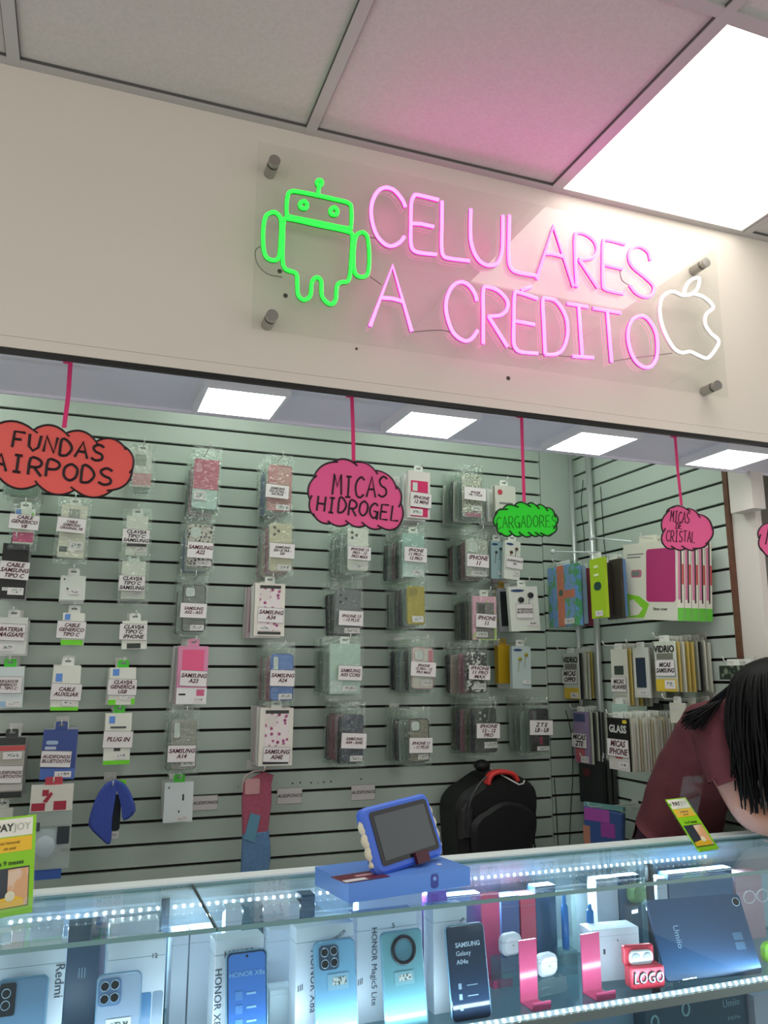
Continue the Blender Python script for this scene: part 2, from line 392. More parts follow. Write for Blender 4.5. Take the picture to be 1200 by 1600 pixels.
# plain boxy robot figure in green tube
tag(L3('neon_robot', [[(135, 275), (103, 300), (93, 390), (103, 475), (138, 500), (167, 485), (176, 410), (178, 315), (160, 282), 'c'],
                [(550, 370), (527, 392), (518, 480), (524, 558), (555, 578), (585, 560), (592, 480), (584, 395), (568, 372), 'c'],
                [(190, 325), (186, 420), (186, 505), (200, 542), (248, 562), (254, 610), (258, 662), (285, 685), (315, 665), (322, 605), (343, 580), (366, 598), (370, 668), (405, 705), (433, 688), (440, 622), (458, 603), (490, 598), (502, 560), (508, 470), (512, 390), (492, 366), (350, 335), (208, 305), 'c'],
                [(205, 282), (206, 215), (222, 178), (290, 184), (430, 214), (495, 232), (508, 262), (506, 342), (490, 350), (350, 322), (222, 296), 'c'],
                [(350, 200), (356, 150), 's'],
                [(356, 150), (345, 138), (352, 124), (367, 127), (369, 142), 'c'],
                [(283, 222), (300, 236), (294, 256), (272, 254), (266, 236), 'c'],
                [(425, 252), (442, 266), (436, 286), (414, 284), (408, 266), 'c']], M_GREEN), 'green neon robot outline')
for pts in ([(407, 385), (399, 392), (402, 412), (418, 428), (441, 433)], [(643, 519), (690, 516), (715, 524)], [(577, 371), (588, 372)], [(578, 432), (596, 445)],
            [(968, 422), (972, 438), (984, 446)], [(955, 565), (985, 560), (1050, 552)], [(793, 543), (812, 550)], [(840, 553), (900, 558)]):
    wr = MB(); wr.tube(smooth_path([atY(u, v, 1.5385) for u, v in pts], n=4), 0.0012, 5)
    world(wr.build('wire', mat('thin_wire', (120, 116, 108), 0.5), sign))
hs = MB()
for u, v, r in ((446, 462, 0.005), (437, 424, 0.005), (794, 591, 0.005), (557, 545, 0.003)):
    p = atY(u, v, YF); hs.cyl((p.x, YF - 0.0008, p.z), (p.x, YF + 0.001, p.z), r, 12)
struct(hs.build('wall_front_screw_mark', mat('mark', (70, 64, 58), 0.8)))
# ------------------------------------------------------------------ hanging pink, red and green cloud signs
FONT = {  # hand-drawn capitals on a unit box (x right, y up)
 'A': [[(0, 0), (.5, 1), (1, 0)], [(.2, .38), (.82, .38)]], 'C': [[(.95, .85), (.6, 1), (.15, .8), (0, .45), (.2, .08), (.6, 0), (.95, .15)]],
 'D': [[(.05, 0), (.05, 1), (.6, .92), (.95, .5), (.6, .06), (.05, 0)]], 'E': [[(.9, 1), (.08, 1), (.05, 0), (.95, 0)], [(.08, .52), (.75, .52)]],
 'F': [[(.05, 0), (.08, 1), (.95, 1)], [(.08, .52), (.7, .55)]], 'G': [[(.9, .85), (.5, 1), (.05, .7), (.05, .3), (.45, 0), (.85, .1), (.85, .45)], [(.5, .45), (1, .45), (.95, -.1)]],
 'H': [[(.05, 0), (.05, 1)], [(.95, 0), (.95, 1)], [(.05, .5), (.95, .5)]], 'I': [[(.1, 1), (.9, 1)], [(.5, 1), (.5, 0)], [(.1, 0), (.9, 0)]],
 'L': [[(.1, 1), (.08, 0), (.95, .02)]], 'M': [[(0, 0), (.12, 1), (.5, .4), (.88, 1), (1, 0)]], 'N': [[(.02, 0), (.1, 1), (.85, 0), (.98, 1)]],
 'O': [[(.5, 1), (.08, .75), (.05, .25), (.5, 0), (.92, .25), (.95, .75), (.5, 1)]], 'P': [[(.05, 0), (.08, 1), (.7, .98), (.95, .75), (.7, .5), (.08, .45)]],
 'R': [[(.05, 0), (.08, 1), (.7, .98), (.92, .75), (.7, .52), (.08, .48)], [(.4, .48), (.98, 0)]],
 'S': [[(.92, .88), (.5, 1), (.1, .8), (.3, .55), (.8, .42), (.9, .15), (.45, 0), (.02, .12)]], 'T': [[(0, 1), (1, 1)], [(.5, 1), (.48, 0)]],
 'U': [[(.02, 1), (.08, .25), (.45, 0), (.85, .25), (.95, 1)]]}
M_MARKER = mat('black_marker', (26, 8, 14), 0.5)
def cloud_sign(label, notches, bulge, m, words_, strip, ystr, rgb_strip=(226, 52, 120), ink=M_MARKER, border=M_MARKER, inkr=0.0021, curl=0.0):
    c = Vector((sum(p[0] for p in notches) / len(notches), sum(p[1] for p in notches) / len(notches)))
    top = atZ(*strip[0], 2.085); Y = ystr; base = atY(c.x, c.y, Y)
    t = thing('hanging_sign', label, 'hanging sign', base, 0, 'cloud signs hanging from the soffit')
    loc = lambda u, v, dy=0.0: atY(u, v, Y) - base + Vector((0, dy, 0))
    pts = []; N = len(notches)
    for i in range(N):
        a, b = Vector(notches[i]), Vector(notches[(i + 1) % N]); d = b - a; n = Vector((d.y, -d.x))
        for k in range(8):
            f = k / 8; q = a + d * f + n * (bulge * 4 * f * (1 - f)); pts.append(q)
    P = [loc(q.x, q.y) for q in pts]
    bend = lambda p: Vector((p.x, p.y + curl * (p.x ** 2) * 8, p.z))
    o2 = [(bend(p).x, p.z) for p in P]
    bd = MB(); bd.prism([(p.x, p.z) for p in P][::-1] if sum((P[i].x * P[(i + 1) % len(P)].z - P[(i + 1) % len(P)].x * P[i].z) for i in range(len(P))) < 0 else [(p.x, p.z) for p in P], 0, 0.0016)
    bd.build('cloud_card', m, t)
    ol = MB(); ol.tube([p + Vector((0, -0.0008, 0)) for p in P], 0.0022, 5, closed=True)
    for i in range(0, len(pts), 8):       # the scallop strokes run a little into the cloud
        p = pts[i]; q = pts[i - 2]; e = p + (p - q).normalized() * (7 if bulge > .12 else 4) ; e = e + (c - e) * 0.03
        ol.tube([loc(p.x, p.y, -0.0008), loc(e.x, e.y, -0.0008)], 0.0019, 5)
    ol.build('outline', border, t)
    tx = MB()
    for s, (u0, v0), (u1, v1), h in words_:
        n = len(s); du, dv = (u1 - u0) / n, (v1 - v0) / n; L = math.hypot(u1 - u0, v1 - v0); ex = Vector((u1 - u0, v1 - v0)) / L; ey = Vector((ex.y, -ex.x))
        for i, ch in enumerate(s):
            jr = random.uniform(-.06, .06)
            for st in FONT[ch]:
                qs = []
                for x, y in st:
                    q = Vector((u0 + du * i, v0 + dv * i)) + ex * (x * .78 * L / n * (0.7 if ch == 'I' else 1) + (0.1 * L / n if ch == 'I' else 0)) + ey * ((y + jr) * h)
                    qs.append(loc(q.x, q.y, -0.0006))
                tx.tube(smooth_path(qs, n=3) if len(qs) > 5 else qs, inkr, 5)
    tx.build('lettering', ink, t)
    a = Vector((atY(*strip[0], Y).x, Y, 2.084)); b = atY(*strip[1], Y) + Vector((0, 0.002, 0))
    st = MB(); wv = 0.0045; m2 = (a + b) / 2 + Vector((0.002, 0.004, 0))
    for p, q in ((a, m2), (m2, b)):
        st._add([p + Vector((-wv, 0, 0)) - base, p + Vector((wv, 0, 0)) - base, q + Vector((wv, 0, 0)) - base, q + Vector((-wv, 0, 0)) - base,
                 p + Vector((-wv, .0006, 0)) - base, p + Vector((wv, .0006, 0)) - base, q + Vector((wv, .0006, 0)) - base, q + Vector((-wv, .0006, 0)) - base],
                [(0, 1, 2, 3), (7, 6, 5, 4), (0, 4, 5, 1), (1, 5, 6, 2), (2, 6, 7, 3), (3, 7, 4, 0)])
    ax = a - base; st.box(ax.x - 0.014, ax.y - 0.004, ax.z - 0.0004, ax.x + 0.004, ax.y + 0.005, ax.z + 0.0006)
    st.build('hanger_strip', mat('strip_%d' % rgb_strip[0], rgb_strip, 0.6), t)
    return t
M_CORAL = mat('coral_card', (238, 92, 84), 0.35); M_PINKCARD = mat('pink_card', (240, 88, 150), 0.4); M_GREENCARD = mat('green_card', (22, 224, 26), 0.45)
cloud_sign('coral red cloud sign lettered FUNDAS hanging on a pink strip',
           [(-18, 672), (52, 672), (103, 677), (150, 690), (194, 698), (207, 733), (176, 766), (117, 766), (59, 757), (-2, 746), (-30, 716)], .20, M_CORAL,
           [('FUNDAS', (18, 698), (166, 722), 25), ('AIRPODS', (-12, 732), (180, 760), 26)], ((110, 567), (100, 668)), 1.718, inkr=0.0028)
cloud_sign('round pink cloud sign lettered MICAS HIDROGEL hanging on a pink strip',
           [(520, 722), (552, 723), (586, 735), (618, 758), (626, 786), (621, 824), (597, 825), (571, 821), (545, 818), (517, 818), (492, 808), (484, 781), (489, 748)], .16, M_PINKCARD,
           [('MICAS', (519, 774), (608, 779), 32), ('HIDROGEL', (494, 798), (626, 814), 23)], ((550, 617), (553, 720)), 1.715, inkr=0.0023)
cloud_sign('bright green cloud sign lettered CARGADORES hanging near the wall corner',
           [(773, 806), (785, 796), (803, 790), (823, 788), (838, 790), (852, 793), (866, 802), (869, 820), (863, 834), (851, 836), (842, 836), (831, 836), (816, 836), (800, 834), (786, 836), (776, 824)], .22, M_GREENCARD,
           [('CARGADORES', (776, 826), (872, 822), 18)], ((815, 651), (820, 790)), 1.712, ink=mat('green_ink', (16, 70, 16), 0.5), border=mat('green_black', (10, 44, 12), 0.5), inkr=0.0007)
cloud_sign('pink cloud sign lettered MICAS DE CRISTAL hanging before the side wall',
           [(1041, 802), (1047, 794), (1072, 795), (1090, 803), (1112, 822), (1108, 845), (1090, 857), (1071, 857), (1054, 857), (1038, 853), (1036, 832)], .17, M_PINKCARD,
           [('MICAS', (1047, 815), (1078, 818), 17), ('DE', (1056, 826), (1066, 827), 9), ('CRISTAL', (1041, 846), (1087, 848), 17)], ((1055, 683), (1066, 792)), 1.718, inkr=0.0012)
cloud_sign('pink cloud sign at the plain white wall beyond the wooden edge',
           [(1188, 824), (1206, 818), (1236, 816), (1262, 826), (1268, 848), (1250, 868), (1220, 872), (1192, 862), (1186, 842)], .17, M_PINKCARD,
           [('MICAS', (1196, 852), (1256, 860), 24)], ((1224, 706), (1226, 818)), 1.718, inkr=0.0018)

# ------------------------------------------------------------------ goods on the slat wall
def crinkle(seed, amp, puff):
    ox = seed * 13.7
    return lambda u, v: -puff * (math.sin(math.pi * min(max(u, 0), 1)) ** .5) * (math.sin(math.pi * min(max(v, .02), .98)) ** .4) + amp * noise.noise((u * 5 + ox, v * 8, ox))
BAG_CACHE = {}
def bag(parent, w, h, top=0.0, thick=0.012, seed=0, name='clear_bag', m=None):
    key = (round(w, 3), round(h, 3), seed, m)
    if key not in BAG_CACHE:
        mb = MB(); f = crinkle(seed, 0.0045, 0.003)
        mb.sheet(w, h, 8, 12, lambda u, v: f(u, v) - thick * .5 * (1 if 0.12 < v else v / .12))
        b0 = MB(); mb.sheet(w, h, 4, 6, lambda u, v: thick * .5)
        b0.bm.free()
        BAG_CACHE[key] = mb.build(name, m or M_BAG, parent, smooth=True); o = BAG_CACHE[key]
    else:
        o = BAG_CACHE[key].copy(); COL.objects.link(o); o.parent = parent; o.name = name
    o.location = (0, 0, top); return o
def phone_case(parent, w, h, top, m, cam=None, rim=None, y=0.0, name='phone_case', camm=None):
    mb = MB(); mb.prism(rrect(w, h, w * .13, 0, top - h / 2), y - 0.005, y + 0.005, bev=0.002)
    o = mb.build(name, m, parent, smooth=False)
    if rim:
        r = MB(); r.tube([(x, y - 0.0045, z) for x, z in rrect(w - .002, h - .002, w * .13, 0, top - h / 2)], 0.0018, 6, closed=True); r.build('rim', rim, o)
    if cam:
        kind, hole = cam; cw = w * (.44 if kind == 'square' else .24); chh = w * .44 if kind == 'square' else w * .62
        cx, cz = -w / 2 + cw / 2 + w * .10, top - chh / 2 - w * .10
        if kind in ('square', 'pill'):
            c = MB(); c.prism(rrect(cw, chh, cw * .3, cx, cz), y - 0.0062, y - 0.004); k = c.build('camera_window', hole, o)
            r = MB(); r.tube([(x, y - 0.006, z) for x, z in rrect(cw, chh, cw * .3, cx, cz)], 0.0012, 6, closed=True); r.build('camera_ring', rim or m, o)
        if kind in ('lens', 'square_lens'):
            for i in range(3 if kind == 'lens' else 3):
                lx, lz = (cx + (i % 2) * .014, cz + .018 - i * .013) if kind == 'lens' else (-w / 2 + w * .2 + (i % 2) * w * .22, top - w * .2 - i * w * .13)
                c = MB(); c.cyl((lx, y - 0.0045, lz), (lx, y - 0.0075, lz), 0.0052, 14); c.build('camera_ring', hole, o)
    return o
def decal(parent, name, x0, z0, x1, z1, m, y, t=0.0006, bars=False):
    mb = MB()
    if name in ('printed_emblem', 'printed_dot'): mb.prism(rrect(x1 - x0, z1 - z0, min(x1 - x0, z1 - z0) * .499, (x0 + x1) / 2, (z0 + z1) / 2), y - t, y)
    else: mb.box(x0, y - t, z0, x1, y, z1)
    o = mb.build(name, m, parent)
    if bars:
        w, h = x1 - x0, z1 - z0
        b = MB(); b.box(x0 + w * .22, y - t - .0003, z0 + h * .30, x0 + w * .88, y - t, z0 + h * .78); b.build('barcode', M_BARS, o)
    return o
def price_card(parent, lines, x, z, w, h, y, ink, tilt):
    mb = MB(); mb.box(-w / 2, -0.0006, -h / 2, w / 2, 0.0004, h / 2); c = mb.build('price_card', M_PAPER, parent)
    c.location = (x, y, z); c.rotation_euler = (0, R(tilt), 0)
    e = MB(); e.tube([(sx * w / 2, -0.0006, sz * h / 2) for sx, sz in ((-1, -1), (1, -1), (1, 1), (-1, 1))], 0.0006, 4, closed=True); e.build('card_edge', M_GREYINK, c)
    n = max(len(lines), 2); L = max(len(s) for s in lines)
    size = min(h / n * .98, w / L * 1.46)
    text('\n'.join(lines), size, ink, c, (0, -0.0010, 0), shear=0.28, bold=0.028, line=0.92, sx=min(1.25, w * .86 / (L * size * .60)))
    return c
def hook(x, z, y_front, y_wall, label, axis='y', rise=0.016):
    L = y_wall - y_front
    if axis == 'y': t = thing('wire_hook', label, 'wire hook', (x, y_wall, z), 0, 'wire hooks on the slat walls')
    else: t = thing('wire_hook', label, 'wire hook', (y_wall, x, z), -math.pi / 2, 'wire hooks on the slat walls')
    mb = MB(); mb.tube([(0, 0.004, 0), (0, -L * .5, -0.001), (0, -L, 0), (0, -L - 0.006, 0.004), (0, -L - 0.010, rise)], 0.0019, 7); mb.build('wire', M_WIRE, t, smooth=True)
    mb = MB(); mb.box(-0.02, 0.0, -0.012, 0.02, 0.0025, 0.018); mb.build('bracket', M_WIRE, t).location = (0, -0.003, 0)
    return t
CASE_COLS = [(60, 66, 64), (150, 92, 108), (120, 138, 128), (44, 48, 52), (176, 158, 150), (90, 110, 140), (200, 200, 192), (110, 64, 74), (78, 88, 60), (160, 170, 165)]
PROTO = {}
def stack_proto(kind, ci, w, h, seed, what='phone case'):
    key = (kind, ci, round(w, 2), round(h, 2), seed, what)
    if key in PROTO: return PROTO[key], False
    t = thing('bagged_phone_case', None, 'phone case')
    rgb = CASE_COLS[ci]
    if kind == 'case':
        phone_case(t, w, h, -0.035, C(rgb, .4), y=0.0, name='phone_case' if what == 'phone case' else 'inner_pack'); bag(t, w + .016, h + .055, 0.008, 0.016, seed)
    elif kind == 'box':
        t.name = 'boxed_phone_case'
        mb = MB(); mb.box(-w / 2 - .006, -0.008, -h - .04, w / 2 + .006, 0.008, -0.02); b = mb.build('box', C(tuple(min(255, int(v * .35 + 150)) for v in rgb), .4), t)
        mb = MB(); mb.prism(rrect(w * .5, .022, .006, 0, -.012), -0.0005, 0.0005); mb.build('hang_tab', M_CARD, t)
        decal(t, 'window', -w / 2 + .004, -h - .02, w / 2 - .004, -.035, C(rgb, .4), -0.008)
    if what != 'phone case': t.name = what.replace(' ', '_')
    PROTO[key] = t
    return t, True
def stack(n, kind, w, h, x, z, yf, ywall, what, front, cols, grp, axis='y', base=None, seed=0):
    """the goods hanging behind the front one on the same hook"""
    for i in range(1, n + 1):
        y = yf + (ywall - 0.014 - yf) * i / (n + 0.4)
        ci = cols[(i - 1) % len(cols)]; p, fresh = stack_proto(kind, ci, w, h, (seed + i) % 3, what)
        o = p if fresh else copy_tree(p)
        dx, dz = random.uniform(-.004, .004), random.uniform(-.006, .003)
        if axis == 'y': o.location = (x + dx, y, z + dz); o.rotation_euler = (0, R(random.uniform(-2, 2)), 0)
        else: o.location = (y, x + dx, z + dz); o.rotation_euler = (0, 0, -math.pi / 2)
        tag(o, '%s %s behind the %s on the same hook' % (ORD[i], what, front), what, grp)

def peg(kind, box, L, n, desc, short, m, lines=None, card=None, cam=None, rim=None, cols=(0, 2, 3), ink=None, tilt=2, decals=(), skind='case', bar=(.35, .86, .95, .98),
        tab=M_CARD, depth=0.02, what=None, cat=None, hk=True, group=None, bagm=None, name=None, roll=None):
    """one hook of the back wall: its front piece measured in the photograph on the plane YB - L, and the pieces behind"""
    x0, y0, x1, y1 = box; Y = YB - L
    a = atY(x0, (y0 + y1) / 2, Y); b = atY(x1, (y0 + y1) / 2, Y); tp = atY((x0 + x1) / 2, y0, Y); bt = atY((x0 + x1) / 2, y1, Y)
    w, h = b.x - a.x, tp.z - bt.z; X = (a.x + b.x) / 2
    mid = (tp.x + bt.x) / 2; X = mid; up = 0.030 if kind == 'case' else 0.018
    zt = tp.z + up                    # the hook's wire
    iscase = kind == 'case' or 'case' in short
    t = thing(name or ('bagged_phone_case' if kind == 'case' else ('boxed_phone_case' if iscase else 'hanging_pack')), desc, cat or ('phone case' if iscase else 'pack'), (X, Y, zt), 0,
              group or ('phone cases on the slat wall' if iscase else 'packs hanging on the slat wall'), 0, R(random.uniform(-1.5, 1.5) if roll is None else roll))
    if kind == 'case':
        phone_case(t, w, h, -up, m, cam, rim)
        bag(t, w + .016, h + .058, 0.012, 0.016, seed=int(x0) % 7)
        yfr = -0.0055
    else:
        mb = MB(); mb.box(-w / 2, -depth / 2, -h - up, w / 2, depth / 2, -up); bo = mb.build('box' if depth > .006 else 'card', m, t)
        if tab:
            mb = MB(); mb.prism(rrect(min(w * .55, .036), .030, .006, 0, -up + .010), -0.0006, 0.0006); tb_ = mb.build('hang_tab', tab, t)
            mb = MB(); mb.prism(rrect(min(w * .3, .018), .006, .0028, 0, -up + .014), -0.0009, 0.0009); mb.build('hang_slot', M_GREYINK, tb_)
        yfr = -depth / 2 - .0002
        if kind == 'bagbox': bag(t, w + .024, h + .05, 0.010, depth + .012, seed=int(x0) % 7)
    for k, (nm, fx0, fz0, fx1, fz1, dm) in enumerate(decals):
        decal(t, nm, -w / 2 + fx0 * w, -up - fz1 * h, -w / 2 + fx1 * w, -up - fz0 * h, dm, yfr - .0002 - .0003 * k)
    if bar:
        decal(t, 'barcode_sticker', -w / 2 + bar[0] * w, -up - bar[3] * h, -w / 2 + bar[2] * w, -up - bar[1] * h, M_PAPER, yfr - .0024, bars=True)
    if lines:
        cx0, cy0, cx1, cy1 = card; ca, cb = atY(cx0, (cy0 + cy1) / 2, Y), atY(cx1, (cy0 + cy1) / 2, Y); ct, cbt = atY((cx0 + cx1) / 2, cy0, Y), atY((cx0 + cx1) / 2, cy1, Y)
        price_card(t, lines, (ct.x + cbt.x) / 2 - X, (ct.z + cbt.z) / 2 - zt, cb.x - ca.x, ct.z - cbt.z, yfr - .012 if kind != 'box' else yfr - .003, ink or M_INKRED, tilt)
    if n:
        hw, hh = (w, h) if kind == 'case' else (w - .012, h - .02)
        stack(n, skind, hw, hh, X, zt + (0 if kind == 'case' else .004), Y + depth * .5, YB, what or ('phone case' if iscase else 'pack'), short, cols, t['group'], seed=int(x0))
    if hk: hook(X, zt - .002, Y - random.uniform(.025, .06), YB, 'wire hook holding the ' + short)
    return t
CLR = C((205, 215, 208), .2); WIN = C((196, 204, 198), .25)
M_GLIT = mat_spots('silver_glitter', (176, 176, 164), (110, 110, 100), 420, .47, .3, tex='NOISE')
M_FLOR = mat_spots('pink_flowers', (226, 214, 214), (168, 84, 128), 62, .34, .4, c2=(70, 20, 48))
M_LEO = mat_spots('leopard_print', (196, 190, 180), (44, 38, 36), 110, .38, .4)
M_MONEY = mat_spots('grey_print', (206, 206, 190), (110, 116, 100), 150, .35, .4)
M_MARBLE = mat_spots('black_white_print', (214, 216, 208), (30, 32, 32), 90, .5, .3, tex='NOISE')
M_HOLO = mat_spots('rainbow_card', (230, 170, 190), (190, 220, 120), 14, .45, .25, tex='NOISE')
DK = C((38, 42, 40), .35); WINEINK = M_INKRED
# -- cable and charger columns at the near end of the wall
GRN = C((112, 214, 32), .45); GRN2 = C((62, 190, 40), .4); BLU = C((92, 142, 216), .45); WC = C((222, 224, 212), .5)
CAB = dict(cat='cable pack', name='cable_pack', group='cable and charger packs')
PLUG = dict(cat='charger pack', name='charger_pack', group='cable and charger packs')
peg('box', (8, 700, 66, 774), .16, 2, 'clear bag of accessories half hidden behind the coral cloud sign', 'half hidden clear bag', M_STIFF, cols=(2, 6), bar=None, depth=.02, cat='accessory bag', name='accessory_bag', group='packs hanging on the slat wall', what='bagged pack')
peg('bagbox', (22, 796, 54, 850), .18, 2, 'bagged white cable pack with a pink cable, card CABLE GENERICO V8', 'pink cable pack', WC, ['CABLE', 'GENERICO', 'V8'], (15, 806, 62, 829), decals=[('cable', 0, .68, 1, .96, C((206, 62, 122), .4)), ('printed_square', .05, .02, .3, .28, BLU), ('printed_dot', .82, .1, .93, .18, GRN)], bar=None, cols=(6, 2), what='bagged cable pack', **CAB)
peg('box', (2, 850, 43, 936), .16, 1, 'black cable box hanging below the bagged pink cable', 'black cable box', C((26, 28, 28), .4), ['CABLE', 'SAMSUNG', 'TIPO C'], (0, 878, 47, 906), decals=[('printed_word', .12, .80, .4, .86, C((200, 204, 200), .5))], bar=(.34, .80, .95, .93), skind='box', cols=(3,), tab=DK, what='cable box', **CAB)
peg('box', (-4, 965, 42, 1022), .14, 1, 'white battery box with a card reading BATERIA', 'white battery box', C((212, 214, 208), .5), ['BATERIA', 'MAGSAFE'], (-6, 975, 40, 1001), bar=(.12, .74, .60, .92), skind='box', cols=(6,), what='battery box', cat='battery box', name='battery_box', group='cable and charger packs')
peg('box', (-10, 1042, 36, 1106), .14, 1, 'white charger box with green hang tab and card CARGADOR GENERICO', 'charger box with green tab', C((206, 216, 216), .4), ['CARGADOR', 'GENERICO', 'V8 - TIPO C'], (-14, 1057, 34, 1083), tab=GRN2, bar=(.45, .82, .92, .97), decals=[('printed_panel', .0, .84, .42, .97, C((150, 182, 214), .4))], skind='box', cols=(2,), what='charger box', **PLUG)
peg('box', (-8, 1152, 37, 1246), .16, 1, 'black and red earphone box with a card reading AUDIFONOS', 'black and red earphone box', C((172, 168, 158), .4), ['AUDIFONOS', 'BLUETOOTH'], (-8, 1196, 35, 1223), tab=DK, decals=[('printed_band', 0, 0, 1, .13, DK), ('printed_band', 0, .14, 1, .22, C((198, 74, 74), .45)), ('printed_band', 0, .78, 1, .88, C((196, 190, 186), .5)), ('printed_band', 0, .9, 1, 1, DK)], bar=(.25, .24, .9, .36), skind='box', cols=(3,), what='earphone box', cat='earphone box', name='earphone_box', group='cable and charger packs')
peg('box', (-14, 1262, 20, 1300), .14, 0, 'white pack showing above the leaflet stand', 'white pack above the leaflet stand', WC, bar=(.2, .5, .8, .8), **PLUG)
peg('bagbox', (94, 790, 135, 872), .18, 2, 'cream cable card in a clear bag beside the bagged pink cable', 'cream cable card', C((216, 214, 196), .5), ['CABLE', 'SAMSUNG', 'ORIGINAL V8'], (90, 811, 135, 834), decals=[('window', .3, .08, .72, .32, C((160, 166, 156), .3)), ('printed_panel', .05, .80, .35, .90, C((70, 84, 78), .5))], bar=(.4, .70, .95, .86), cols=(2, 6), what='bagged cable pack', **CAB)
peg('box', (94, 900, 133, 938), .15, 2, 'square white adapter box with no price card', 'square white adapter box', C((214, 218, 210), .5), bar=(.35, .58, .8, .76), decals=[('printed_mark', .12, .12, .18, .18, DK), ('printed_mark', .25, .5, .32, .58, DK)], skind='box', cols=(6, 9), what='adapter box', **PLUG)
peg('box', (97, 958, 131, 1008), .14, 1, 'cable box with bright green foot and card CABLE GENERICO TIPO C', 'green footed type C cable box', WC, ['CABLE', 'GENERICO', 'TIPO C'], (89, 971, 134, 998), decals=[('printed_square', .1, .04, .34, .22, BLU), ('printed_band', 0, .84, 1, 1, GRN)], bar=None, skind='box', cols=(6,), what='cable box', **CAB)
peg('box', (82, 1040, 125, 1110), .14, 1, 'white box with green foot and card CABLE AUXILIAR', 'CABLE AUXILIAR box', WC, ['CABLE', 'AUXILIAR'], (80, 1068, 128, 1094), decals=[('printed_square', .1, .18, .34, .36, BLU), ('printed_band', 0, .92, 1, 1, GRN)], bar=(.4, .78, .85, .9), skind='box', cols=(6,), what='cable box', **CAB)
peg('box', (66, 1140, 120, 1217), .16, 1, 'royal blue earphone box with a card reading AUDIFONOS', 'royal blue earphone box', C((44, 68, 138), .35), ['AUDIFONOS', 'BLUETOOTH'], (65, 1173, 112, 1198), decals=[('printed_emblem', .1, .22, .45, .3, C((160, 178, 206), .5)), ('printed_word', .08, .34, .4, .4, C((180, 190, 210), .5)), ('printed_panel', .0, .78, 1, 1, C((72, 104, 178), .4))], bar=(.42, .84, .9, .96), tab=C((44, 68, 138), .35), skind='box', cols=(5,), what='earphone box', cat='earphone box', name='earphone_box', group='cable and charger packs')
peg('bagbox', (196, 806, 230, 868), .12, 1, 'white plug card reading CLAVIJA with a dark band, uppermost of its column', 'upper type C plug card', WC, ['CLAVIJA', 'TIPO C', 'SAMSUNG'], (190, 828, 232, 850), ink=M_INK, decals=[('printed_band', .05, .72, .95, .78, DK)], bar=(.4, .8, .9, .92), cols=(6,), what='plug card', depth=.008, **PLUG)
peg('bagbox', (189, 877, 226, 936), .12, 1, 'white plug card reading CLAVIJA, second from the top of its column', 'lower type C plug card', WC, ['CLAVIJA', 'TIPO C', 'SAMSUNG'], (184, 900, 225, 924), ink=M_INK, bar=(.4, .82, .88, .92), cols=(6,), what='plug card', depth=.008, **PLUG)
peg('box', (190, 970, 229, 1014), .13, 1, 'short white plug card reading CLAVIJA with a dark plug at its foot', 'short plug card', WC, ['CLAVIJA', 'TIPO C', 'IPHONE'], (186, 975, 229, 1000), ink=M_INK, bar=None, decals=[('plug', .2, .8, .75, .98, C((40, 50, 44), .4))], skind='box', cols=(9,), what='plug card', depth=.008, **PLUG)
peg('box', (170, 1043, 211, 1101), .14, 1, 'plug box with green tab and card CLAVIJA GENERICA USB', 'CLAVIJA GENERICA box', WC, ['CLAVIJA', 'GENERICA', 'USB'], (168, 1061, 213, 1086), tab=GRN2, decals=[('printed_square', .12, .04, .36, .22, BLU), ('printed_band', 0, .86, .28, 1, GRN), ('printed_band', .86, .84, 1, 1, GRN)], bar=(.42, .76, .85, .86), skind='box', cols=(6,), what='plug box', **PLUG)
peg('box', (163, 1114, 204, 1194), .14, 1, 'plug box with green foot and card PLUG IN', 'PLUG IN box', WC, ['PLUG IN'], (161, 1142, 207, 1168), tab=GRN2, decals=[('printed_square', .14, .06, .36, .2, BLU), ('plug', .38, .60, .62, .74, DK), ('printed_band', 0, .92, 1, 1, GRN), ('printed_band', .2, .26, .8, .30, C((70, 80, 74), .4))], bar=(.45, .78, .85, .9), skind='box', cols=(6,), what='plug box', **PLUG)
peg('bagbox', (207, 706, 236, 762), .16, 1, 'clear bag with a rosy strap peeking past the coral cloud sign', 'bag peeking past the coral sign', C((200, 204, 196), .4), decals=[('printed_panel', .1, .1, .7, .4, C((150, 160, 146), .4)), ('strap', 0, .62, 1, .95, C((196, 150, 150), .5))], bar=None, cols=(2,), cat='accessory bag', name='accessory_bag', what='bagged pack')
peg('box', (256, 1222, 301, 1284), .14, 1, 'plain white charger box with green tab below the glitter case', 'white charger box below the glitter case', C((214, 224, 224), .4), tab=GRN2, decals=[('printed_mark', .62, .3, .68, .46, DK), ('printed_mark', .5, .7, .54, .76, DK), ('printed_mark', .12, .1, .18, .15, M_GREYINK)], bar=(.42, .84, .85, .97), skind='box', cols=(2,), what='charger box', **PLUG)
